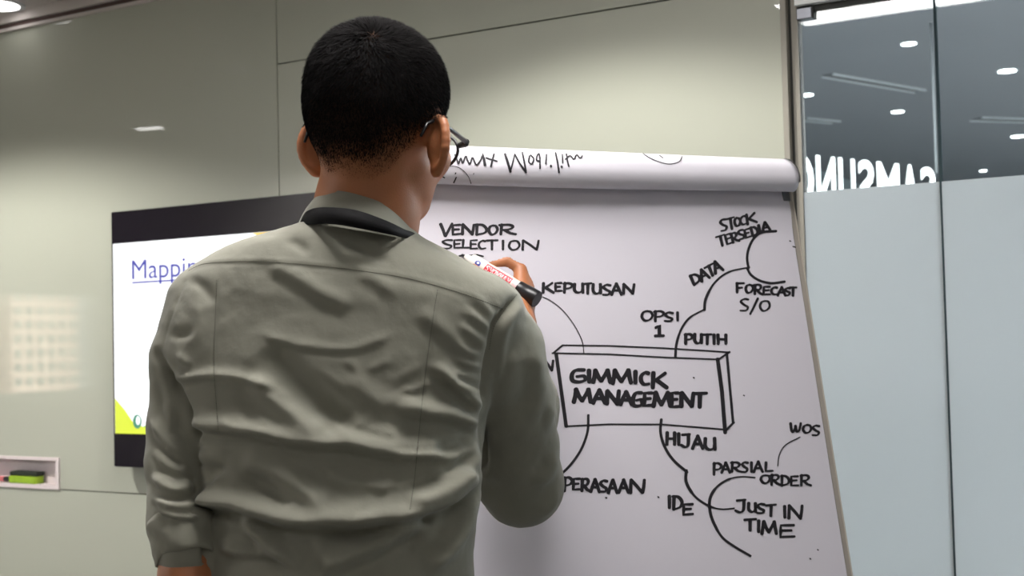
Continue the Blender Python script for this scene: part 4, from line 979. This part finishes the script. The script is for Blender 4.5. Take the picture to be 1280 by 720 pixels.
# ---- shirt
ss = SDF((-0.46, 1.26, -0.46), (0.11, 1.72, 0.16), .0033)
SH = [R_(268, 394, 508, 1.478, .052), R_(280, 376, 512, 1.476, .070), R_(290, 338, 520, 1.475, .078), R_(305, 290, 542, 1.475, .086), R_(325, 254, 582, 1.475, .095), R_(345, 235, 617, 1.475, .102), R_(365, 223, 641, 1.475, .107),
      R_(400, 209, 648, 1.475, .112), R_(440, 203, 634, 1.475, .119), R_(480, 211, 618, 1.475, .123), R_(520, 224, 608, 1.468, .123), R_(560, 235, 603, 1.462, .122), R_(600, 244, 602, 1.455, .120),
      R_(640, 252, 596, 1.448, .118), R_(690, 254, 590, 1.44, .118), R_(740, 252, 592, 1.432, .12), R_(800, 247, 598, 1.42, .124), R_(850, 244, 602, 1.41, .128)]
ss.rows(SH, 2.25, .012)
SLK = .009
ss.chain([mp(262, 385, 1.47), mp(236, 450, 1.462), mp(225, 530, 1.445), mp(222, 580, 1.425), mp(228, 628, 1.402), mp(230, 650, 1.394)], [.050, .0415, .0355, .0345, .0345, .034], SLK)
ss.chain([mp(228, 658, 1.391), mp(232, 680, 1.383), mp(235, 693, 1.378)], [.0385, .0355, .0325], .004)          # rolled cuff
ss.cap(mp(229, 646, 1.396), mp(229, 648, 1.395), .0375, .0372, .004)
ss.chain([mp(600, 402, 1.475), mp(622, 440, 1.50), mp(638, 500, 1.535), mp(646, 560, 1.570), mp(652, 606, 1.60)], [.052, .0535, .0510, .0495, .0495], .012)
FW = [mp(652, 606, 1.60), ELB * .5 + WR * .5 + np.array([.004, 0, 0]), WR * .85 + ELB * .15]
ss.chain(FW, [.046, .043, .032], .02)
V, Fq = ss.mesh(); del ss
V = relax(V, Fq, 2, .5)
# smooth the flat cut at the hem / neck is hidden by collar and trousers
N = vnormals(V, Fq)
PX = 640 + FPX * V[:, 0] / V[:, 1]; PY = 360 - FPX * V[:, 2] / V[:, 1]
vd = -V / np.linalg.norm(V, axis=1)[:, None]; face = np.clip(((N * vd).sum(1) - .05) / .45, 0, 1)
disp = np.zeros(len(V)); FS = 1.8
def fold(pts, amp, up, dn, ends=22, dep=None, fade=True):
    """a cloth fold whose crest runs along image-space pts; amp in mm, up/dn widths (px) above and below the crest"""
    global disp
    P = np.array(catmull(pts, 8)); seg = np.linalg.norm(np.diff(P, axis=0), axis=1); s = np.concatenate([[0], np.cumsum(seg)]); tot = s[-1]
    bb = max(up, dn) * 3
    sel = np.nonzero((PX > P[:, 0].min() - bb) & (PX < P[:, 0].max() + bb) & (PY > P[:, 1].min() - bb) & (PY < P[:, 1].max() + bb) & (face > 0))[0]
    if dep is not None: sel = sel[(V[sel, 1] < dep)]
    if not len(sel): return
    q = np.stack([PX[sel], PY[sel]], 1); best = np.full(len(sel), 1e9); side_ = np.zeros(len(sel)); arc = np.zeros(len(sel))
    for i in range(len(P) - 1):
        d = P[i + 1] - P[i]; L = d @ d + 1e-9; t = np.clip(((q - P[i]) @ d) / L, 0, 1); c = P[i] + t[:, None] * d; r = q - c; dist_ = np.linalg.norm(r, axis=1)
        sg_ = np.sign(d[0] * r[:, 1] - d[1] * r[:, 0]); mbest = dist_ < best
        best[mbest] = dist_[mbest]; side_[mbest] = sg_[mbest]; arc[mbest] = (s[i] + t * seg[i])[mbest]
    wv = np.where(side_ > 0, dn, up); prof_ = np.exp(-(best / wv) ** 2)
    # rebound: shallow valley beyond the steep side
    prof_ = prof_ - .35 * np.where(side_ > 0, np.exp(-((best - dn * 2.0) / (dn * .9)) ** 2), 0) * (amp > 0)
    if fade:
        e_ = min(ends, tot * .45); en_ = np.clip(arc / e_, 0, 1) * np.clip((tot - arc) / e_, 0, 1); en_ = en_ * en_ * (3 - 2 * en_)
    else: en_ = 1
    disp[sel] += FS * amp * .001 * prof_ * en_ * face[sel]
# main folds of the back (crests), upper edge catches light
fold([(232, 526), (262, 533), (326, 541), (374, 553), (435, 556), (480, 565), (521, 567), (556, 566)], 7.5, 18, 6)
fold([(246, 613), (262, 625), (298, 631), (336, 644), (370, 652), (452, 652), (504, 643), (545, 630), (572, 612), (592, 588)], 12, 25, 7)
fold([(298, 640), (319, 664), (340, 684), (368, 700)], 6.5, 10, 6)
fold([(395, 712), (430, 700), (468, 683), (500, 662), (540, 655)], 7, 16, 9)
fold([(270, 680), (300, 690), (340, 694), (375, 712)], 5, 8, 5)
fold([(492, 514), (525, 517), (556, 520), (580, 527), (602, 536)], 7, 14, 5)
fold([(536, 452), (552, 466), (568, 483), (588, 500), (602, 520)], 6, 10, 6)
fold([(330, 330), (352, 337), (384, 355), (408, 370), (445, 386)], 2.2, 13, 8)
fold([(325, 415), (345, 426), (384, 434), (437, 438), (473, 427), (490, 418)], 1.3, 8, 3)
fold([(330, 432), (352, 455), (378, 486), (405, 515), (440, 538)], -4.2, 15, 18)
fold([(310, 470), (340, 497), (372, 522), (410, 545)], 4.5, 12, 12)
fold([(300, 571), (336, 587), (374, 608), (410, 638)], 4.5, 16, 10)
fold([(300, 590), (340, 612), (370, 634)], -3.5, 9, 9)
fold([(212, 474), (240, 473), (270, 470), (312, 476), (350, 487)], 3.5, 8, 4)
fold([(228, 350), (246, 354), (260, 366), (268, 386)], -1.8, 7, 7)
fold([(238, 372), (250, 392), (246, 420), (230, 440)], 1.2, 8, 8)
fold([(205, 415), (225, 418), (250, 412)], -2.5, 6, 6)
fold([(215, 440), (232, 452), (250, 460)], 2, 6, 5)
fold([(598, 546), (585, 560), (560, 570), (521, 574), (480, 573)], 5, 9, 6)
fold([(600, 556), (588, 578), (566, 598), (530, 618), (500, 626)], 6, 10, 7)
fold([(603, 575), (600, 600), (590, 630), (578, 656), (555, 690), (530, 716)], 7, 10, 10)
fold([(606, 600), (603, 630), (596, 660)], 4, 6, 6)
fold([(548, 640), (530, 655), (520, 675), (500, 700)], -4, 8, 10)
fold([(412, 560), (440, 590), (470, 610)], -2.5, 14, 14)
fold([(395, 500), (440, 530), (480, 545)], -2, 12, 12)
fold([(430, 470), (470, 500), (500, 505), (530, 500)], 2.5, 16, 10)
fold([(405, 590), (440, 604), (500, 606), (560, 585)], 2.5, 12, 8)
fold([(395, 660), (430, 668), (470, 662), (500, 652)], -6, 9, 12)
fold([(560, 430), (585, 440), (608, 446)], 2.4, 5, 4)
fold([(563, 445), (588, 456), (609, 462)], 2.4, 5, 4)
fold([(570, 402), (595, 422), (612, 436)], 2.6, 6, 5)
fold([(575, 385), (600, 402), (616, 420)], 2.2, 6, 5)
fold([(556, 460), (584, 470), (607, 478)], 2.4, 5, 4)
fold([(560, 476), (586, 486), (605, 494)], 2.4, 5, 4)
fold([(585, 366), (606, 384), (620, 404)], 1.8, 5, 5)
fold([(520, 385), (560, 418), (590, 440)], 2.0, 12, 8)
fold([(420, 300), (450, 303), (470, 318), (492, 330)], -2.4, 6, 7)
fold([(395, 281), (430, 285), (450, 292)], 2.0, 4, 4)
fold([(352, 300), (372, 305), (388, 322)], -2.4, 7, 7)
fold([(440, 340), (470, 350), (500, 372)], 1.6, 10, 7)
fold([(470, 640), (440, 655)], 2, 8, 6)
fold([(255, 600), (270, 590), (290, 596)], -3, 8, 8)
fold([(245, 560), (262, 572), (285, 576)], 3, 10, 7)
for x_ in (345, 400, 450, 505): fold([(x_, 590), (x_ + 12, 612), (x_ + 30, 640)], random.uniform(-2, 2), 8, 8)
for _i in range(46):       # small crisp creases, mostly falling to the right
    x_, y_ = random.uniform(250, 575), random.uniform(455, 712)
    an = math.radians(random.uniform(5, 48)) if x_ < 460 else math.radians(random.uniform(-40, 20)); l_ = random.uniform(14, 42)
    dx, dy = math.cos(an) * l_, math.sin(an) * l_; bnd = random.uniform(-5, 5)
    fold([(x_ - dx, y_ - dy), (x_ - math.sin(an) * bnd, y_ + math.cos(an) * bnd), (x_ + dx, y_ + dy)], random.uniform(.5, 1.3), random.uniform(3.5, 8), random.uniform(2.5, 4.5), ends=14)
# left sleeve
FS = 2.3
fold([(198, 455), (222, 490), (236, 528), (243, 560)], -3, 6, 6)
fold([(188, 520), (202, 545), (222, 566), (240, 574)], 3, 10, 5)
fold([(187, 590), (206, 610), (226, 616), (250, 600)], 4.5, 12, 4)
fold([(192, 560), (206, 580), (228, 590), (246, 580)], 2.5, 8, 4)
fold([(191, 618), (208, 632), (232, 636), (254, 626)], 3.5, 7, 4)
fold([(193, 633), (214, 645), (240, 648), (256, 644)], 3.5, 6, 3.5)
fold([(200, 500), (212, 520), (214, 545)], 2, 7, 5)
fold([(193, 470), (200, 500), (198, 530)], -1.5, 6, 6)
FS = 1.8
# right sleeve
fold([(668, 436), (676, 465), (672, 500), (660, 530)], 2.5, 9, 10)
fold([(684, 500), (690, 520), (684, 545)], 2.5, 6, 6)
fold([(694, 560), (690, 585), (676, 600), (660, 604)], 3, 8, 7)
fold([(640, 430), (634, 470), (630, 520)], 2, 14, 14)
fold([(698, 605), (688, 632), (668, 648)], 2.4, 7, 7)
fold([(655, 386), (668, 398), (672, 412)], 2, 5, 5)
# body / sleeve boundaries and the sewn seams
fold([(196, 442), (214, 478), (234, 522), (242, 560), (243, 600), (256, 636), (259, 700)], -4.5, 5, 5, fade=False)
fold([(650, 366), (634, 384), (620, 406), (614, 440), (607, 482), (603, 535), (605, 600)], -5, 4.5, 4.5)
fold([(661, 372), (648, 388), (634, 408), (626, 440), (618, 480)], 1.8, 5, 5)
def seam(pts, amp=-.9, wd=1.6): fold(pts, amp, wd, wd, ends=4)
# cloth noise
M3 = V.copy(); M3[:, 0] *= .55; M3 = M3 @ np.array([[.9, 0, .35], [0, 1, 0], [-.35, 0, .9]])
disp += (.0014 * vnoise(M3, 22, 1) + .0009 * vnoise(M3, 48, 2) + .00035 * vnoise(V, 120, 3))
front = (N @ np.array([0, -1, 0])) < 0
disp += front * .0022 * vnoise(M3, 14, 6)
V = V + N * disp[:, None]
V = relax(V, Fq, 1, .35)
disp[:] = 0; FS = 1.0; N = vnormals(V, Fq); PX = 640 + FPX * V[:, 0] / V[:, 1]; PY = 360 - FPX * V[:, 2] / V[:, 1]
YOKE = [(236, 338), (254, 330), (290, 327), (330, 327), (385, 331), (440, 337), (500, 346), (545, 357), (590, 371), (630, 387)]
SEAML = [(271, 350), (269, 400), (267, 450), (270, 500), (273, 540)]
SEAMR = [(547, 362), (541, 400), (534, 450), (528, 500), (522, 560), (518, 600), (512, 640)]
fold(YOKE, 1.3, 4.5, 1.6, ends=4); seam(YOKE, -1.3, 1.5); seam(SEAML, -.9, 1.6); seam(SEAMR, -1.0, 1.6)
seam([(232, 348), (222, 375), (211, 405), (202, 440)], -.9, 1.6)
V = V + N * disp[:, None]
# open the neck: drop the cap above the collar base
shirt = man_mesh('shirt', V, Fq, M_shirt, 'olive grey long-sleeved shirt with a rolled cuff')
loc = np.array(man.location)
# dark stitching thread along the seams
def stitches(pts, name='stitching', step=3.2, dash=1.9):
    from mathutils.bvhtree import BVHTree
    global _bvh
    try: _bvh
    except NameError: _bvh = BVHTree.FromPolygons([tuple(v) for v in V], [tuple(int(i) for i in f) for f in Fq])
    P = np.array(catmull(pts, 12)); sg_ = np.concatenate([[0], np.cumsum(np.linalg.norm(np.diff(P, axis=0), axis=1))]); out = []; Fo = []
    for a in np.arange(0, sg_[-1] - dash, step):
        pp = []
        for b in (a, a + dash):
            x = np.interp(b, sg_, P[:, 0]); y = np.interp(b, sg_, P[:, 1]); d = mp(x, y, 1.0); d /= np.linalg.norm(d)
            h = _bvh.ray_cast(Vector((0, 0, 0)), Vector(d), 3.0)
            if h[0] is None: break
            pp.append(np.array(h[0]) - d * .0003)
        if len(pp) < 2: continue
        v, f = tube([m2w(p) for p in pp], .00035, 4, cap=False); o = len(out); out += [q - loc for q in v]; Fo += [tuple(k + o for k in q) for q in f]
    o_ = pyo(name, out, Fo, M_thread, shirt); o_['kind'] = 'stuff'; return o_
M_thread = mat('dark_thread', srgb(72, 72, 60), .9)
for q_ in (YOKE, SEAML, SEAMR): stitches(q_)
stitches([(646, 368), (630, 388), (617, 410), (611, 440)])

# ---- rolled cuff band of the left sleeve
ctop, cbot = mp(229, 650, 1.394), mp(235.5, 698, 1.376); cd_ = cbot - ctop; cl_ = np.linalg.norm(cd_); cd_ /= cl_
cx_ = np.array([1.0, 0, 0]) - cd_ * cd_[0]; cx_ /= np.linalg.norm(cx_); cy_ = np.cross(cd_, cx_); rgs = []; NK = 72
for t, r in ((.10, .0345), (.02, .0375), (0, .0395), (.03, .0412), (.15, .0418), (.3, .0405), (.5, .0398), (.7, .0388), (.9, .0372), (1.0, .0360), (1.01, .0345), (.97, .0325), (.8, .032)):
    ring = []
    for k in range(NK):
        a_ = 2 * math.pi * k / NK; rr = r + .0011 * math.sin(3 * a_ + 5 * t) * (t > .02) + .0009 * math.sin(7 * a_ + 9 * t + 1) * (.1 < t < .95) + .0006 * math.sin(13 * a_ - 6 * t)
        ring.append(ctop + cd_ * (cl_ * t + .0022 * math.sin(2 * a_ + 1) + .0012 * math.sin(5 * a_)) + (cx_ * math.cos(a_) * .93 + cy_ * math.sin(a_)) * rr)
    rgs.append(ring)
RV = np.array([p for r in rgs for p in r]); RF = [(i * NK + k, (i + 1) * NK + k, (i + 1) * NK + (k + 1) % NK, i * NK + (k + 1) % NK) for i in range(len(rgs) - 1) for k in range(NK)]
man_mesh('rolled_cuff', RV, RF, M_shirt, parent=shirt)

# ---- collar: fold-over band around the neck
def loop3(ptsvis, hidden):
    return catmull(ptsvis + hidden, 8)
topc = [mp(397, 243.5, 1.472), mp(412, 240.5, 1.438), mp(437, 243, 1.420), mp(475, 254.5, 1.424), mp(500, 268, 1.446), mp(517, 288, 1.485)]
topf = [mp(519, 300, 1.52), mp(500, 318, 1.555), mp(462, 322, 1.57), mp(425, 306, 1.560), mp(400, 272, 1.525)]
botc = [mp(371, 284, 1.478), mp(385, 281, 1.420), mp(415, 283, 1.392), mp(459, 290, 1.386), mp(495, 297, 1.410), mp(523, 303, 1.470)]
botf = [mp(532, 318, 1.54), mp(510, 345, 1.59), mp(462, 352, 1.61), mp(410, 338, 1.59), mp(376, 306, 1.54)]
def closed(P, n=10):
    P = [np.array(p) for p in P]; m_ = len(P); out = []
    for i in range(m_):
        a, b, c, d = P[i - 1], P[i], P[(i + 1) % m_], P[(i + 2) % m_]
        for k in range(n):
            t = k / n; out.append(.5 * ((2 * b) + (c - a) * t + (2 * a - 5 * b + 4 * c - d) * t * t + (3 * b - a - 3 * c + d) * t ** 3))
    return np.array(out)
TC = closed(topc + topf); BC = closed(botc + botf); cen = (TC.mean(0) + BC.mean(0)) / 2
nC = len(TC)
def outw(P): q = P - np.array([cen[0], cen[1], 0]); q[:, 2] = 0; return q / np.linalg.norm(q, axis=1)[:, None]
oT = outw(TC.copy()); oB = outw(BC.copy())
rings_ = []
for t in np.linspace(1, 0, 9):       # outer leaf, bottom to top
    rings_.append(BC * t + TC * (1 - t) + oT * .004 * math.sin(math.pi * t) * .8)
rings_.append(TC - oT * .001 + np.array([0, 0, .0022])); rings_.append(TC - oT * .0035 + np.array([0, 0, .0012]))
for t in np.linspace(.1, .9, 5): rings_.append((TC - oT * .005) * (1 - t) + (BC - oB * .016) * t)
CV = np.concatenate(rings_); nr = len(rings_)
CFc = [(r * nC + i, (r + 1) * nC + i, (r + 1) * nC + (i + 1) % nC, r * nC + (i + 1) % nC) for r in range(nr - 1) for i in range(nC)]
col_ = man_mesh('collar', CV, CFc, M_shirt, parent=shirt)
# lanyard ribbon lying round the collar and down the chest
lt = [mp(378, 274, 1.452), mp(390, 262, 1.418), mp(412, 259.5, 1.392), mp(444, 263, 1.380), mp(478, 274.5, 1.391), mp(503, 286, 1.414), mp(521, 296, 1.464)]
lb_ = [mp(374, 283, 1.458), mp(386, 281, 1.408), mp(412, 280, 1.384), mp(444, 284.5, 1.372), mp(478, 291.5, 1.385), mp(500, 296.5, 1.408), mp(524, 304, 1.464)]
fr = [mp(532, 330, 1.56), mp(520, 400, 1.618), mp(480, 520, 1.625), mp(452, 640, 1.622)]
fr2 = [mp(440, 640, 1.622), mp(410, 520, 1.625), mp(378, 400, 1.618), mp(366, 318, 1.55)]
w_ = np.array([0.014, 0, .0])
a = catmull(fr2 + lt + fr, 8); b = catmull([p - np.array([0.012, 0, .004]) for p in fr2] + lb_ + [p + np.array([.012, 0, -.004]) for p in fr], 8)
LV = np.concatenate([np.array(a), np.array(b)]); nL = len(a)
ly = man_mesh('lanyard', LV, [(i, i + 1, nL + i + 1, nL + i) for i in range(nL - 1)], M_lany, 'black ribbon lanyard around the collar')
md = ly.modifiers.new('thick', 'SOLIDIFY'); md.thickness = .0012
P_ = mp(446, 665, 1.622)
bm = bmesh.new(); add_box(bm, m2w(P_) - loc - np.array([.043, .002, .065]), m2w(P_) - loc + np.array([.043, .002, .0]), .002); bm_obj('badge_holder', bm, M_header, ly)

# ---- trousers, belt, shoes (below the frame)
hip = m2w(mp(424, 800, 1.415)); rows_ = []
V = []; Fc_ = []
def ellring(c, a_, b_, n=32): return [c + _R0 * a_ * math.cos(2 * math.pi * k / n) + F0 * b_ * math.sin(2 * math.pi * k / n) for k in range(n)]
def loft(rings, cap=True):
    V = []; Fc_ = []; n = len(rings[0])
    for r in rings: V += r
    for i in range(len(rings) - 1):
        for k in range(n): Fc_.append((i * n + k, i * n + (k + 1) % n, (i + 1) * n + (k + 1) % n, (i + 1) * n + k))
    if cap: Fc_.append(tuple(range(n))[::-1]); Fc_.append(tuple((len(rings) - 1) * n + k for k in range(n)))
    return V, Fc_
hx, hy = hip[0], hip[1]
st_ = SDF((-.27, -.22, -.02), (.27, .22, 1.03), .006)
st_.rows([(1.0, -.150, .150, 0, .105), (.93, -.165, .165, 0, .115), (.86, -.172, .172, -.01, .122), (.80, -.175, .175, -.01, .12)], 2.2, .02)
for s_ in (-1, 1):
    st_.chain([(.085 * s_, -.005, .84), (.092 * s_, .005, .50), (.10 * s_, -.005, .10), (.10 * s_, 0, .06)], [.088, .066, .057, .056], .03)
V, Fq = st_.mesh(); V = relax(V, Fq, 2, .5)
V = V + vnormals(V, Fq) * (.002 * vnoise(V, 16, 4) + .003 * vnoise(V * [1, 1, 2], 9, 5))[:, None]
W = np.array([hx, hy, 0]) + V[:, 0:1] * _R0 + V[:, 1:2] * F0 + V[:, 2:3] * ZUP
mesh_np('trousers', W - loc, Fq, M_trouser, man, label='dark trousers')
for s_ in (-1, 1):
    c_ = np.array([hx, hy, 0]) + _R0 * .10 * s_
    rr = []
    for f_, a_, h_ in ((-.085, .020, .045), (-.07, .034, .075), (-.02, .038, .085), (.05, .042, .060), (.11, .046, .048), (.16, .040, .040), (.185, .022, .028)):
        rr.append([c_ + F0 * f_ + _R0 * a_ * math.cos(q) + ZUP * max(.012 * 0 + .0, h_ / 2 + h_ / 2 * math.sin(q) * 1.0) for q in np.linspace(0, 2 * math.pi, 21)[:-1]])
    V, Fc_ = loft(rr); pyo('shoe', [v - loc for v in V], Fc_, M_shoe, man)

# ---- the marker in his hand
T0 = onplane(577, 318.5, OB, NB); T0 = T0 + NB * .0012
bz = board_z(672, 374); E0 = un(671.5, 374.5, bz - .090)
dM = (E0 - T0); LM = np.linalg.norm(dM); dM /= LM; print('marker length', LM)
pen = empty('whiteboard_marker', tuple(T0), "white marker pen with red label and black cap in the man's right hand", 'marker')
def lp(name, prof, mt, label=None): V, Fc_ = lathe_pts(T0, T0 + dM, prof, 28); return edge_split(pyo(name, V, Fc_, mt, pen, label=label))
M_pen = mat('cream_white_plastic', srgb(226, 222, 212), .35, noise=.03); M_red = mat('red_label_print', srgb(205, 52, 66), .4, noise=.05); M_blu = mat('blue_logo_print', srgb(70, 84, 160), .4)
M_wht = mat('white_print', srgb(238, 232, 232), .4)
RM = .0098
lp('nib', [(0, .0012), (.004, .0022), (.008, .0024)], M_ink)
lp('tip_cone', [(.006, .0030), (.010, .0042), (.017, .0062), (.019, .0078)], M_pen)
bar = lp('barrel', [(.018, .0088), (.0195, RM), (LM - .030, RM), (LM - .028, RM * .94)], M_pen)
lp('cap', [(LM - .033, .0100), (LM - .0325, .0112), (LM - .022, .0114), (LM - .0215, .0118), (LM - .002, .0121), (LM, .0112)], M_plasticblack, 'black cap pushed on the back end')
# label print wrapped on the barrel
vw = CAM - (T0 + dM * LM / 2); vw -= dM * (vw @ dM); vw /= np.linalg.norm(vw); tq = np.cross(dM, vw)     # vw faces the viewer side of the room, tq across
if (tq @ CU) < 0: tq = -tq
def cyl(t, w, r):   # t along the pen, w arc length across (up in the text)
    a_ = w / r; return T0 + dM * t + (vw * math.cos(a_) + tq * math.sin(a_)) * r
def patch(name, t0, t1, w0, w1, r, mt, n=8):
    V = [cyl(t, w, r) - T0 for t in np.linspace(t0, t1, 6) for w in np.linspace(w0, w1, n + 1)]
    Fc_ = [(i * (n + 1) + k, i * (n + 1) + k + 1, (i + 1) * (n + 1) + k + 1, (i + 1) * (n + 1) + k) for i in range(5) for k in range(n)]
    me = bpy.data.meshes.new(name); me.from_pydata([tuple(v) for v in V], [], Fc_); return link(name, me, mt, bar, True)
l0, l1 = LM * .34, LM * .68
patch('red_label', l0, l1, -.0040, .0084, RM + .00012, M_red)
patch('label_stripe', l1 + .003, l1 + .012, -.004, .006, RM + .00012, mat('pink_print', srgb(228, 190, 190), .4))
st = []; nm = 'SNOWMAN'
wdl = (l1 - l0 - .003) / len(nm)
for i, ch in enumerate(nm):
    for s in G[ch]:
        pts = [(l0 + .0015 + wdl * (i + .1 + .75 * u), -.0014 + .0072 * v) for u, v in s]
        st.append((catmull(pts, 3) if len(pts) > 3 else pts, .0008))
V = []; Fc_ = []
for s, wd in st:
    v, f = ribbon(s, wd, lambda q: cyl(q[0], q[1], RM + .00025) - T0); o = len(V); V += v; Fc_ += [tuple(k + o for k in q) for q in f]
me = bpy.data.meshes.new('label_lettering'); me.from_pydata([tuple(v) for v in V], [], Fc_); link('label_lettering', me, M_wht, bar, label='white lettering SNOWMAN')
V = [cyl(LM * .25, .001, RM + .0002) - T0] + [cyl(LM * .25 + .0048 * math.cos(q), .001 + .0042 * math.sin(q), RM + .0002) - T0 for q in np.linspace(0, 2 * math.pi, 21)[:-1]]
me = bpy.data.meshes.new('round_emblem'); me.from_pydata([tuple(v) for v in V], [], [(0, i + 1, (i + 1) % 20 + 1) for i in range(20)]); link('round_emblem', me, M_blu, bar, label='round blue emblem')
V = [cyl(LM * .25 + .0019 * math.cos(q), .0016 + .0017 * math.sin(q), RM + .0003) - T0 for q in np.linspace(0, 2 * math.pi, 13)[:-1]]
me = bpy.data.meshes.new('emblem_centre'); me.from_pydata([tuple(v) for v in V], [], [tuple(range(12))]); link('emblem_centre', me, M_wht, bar)
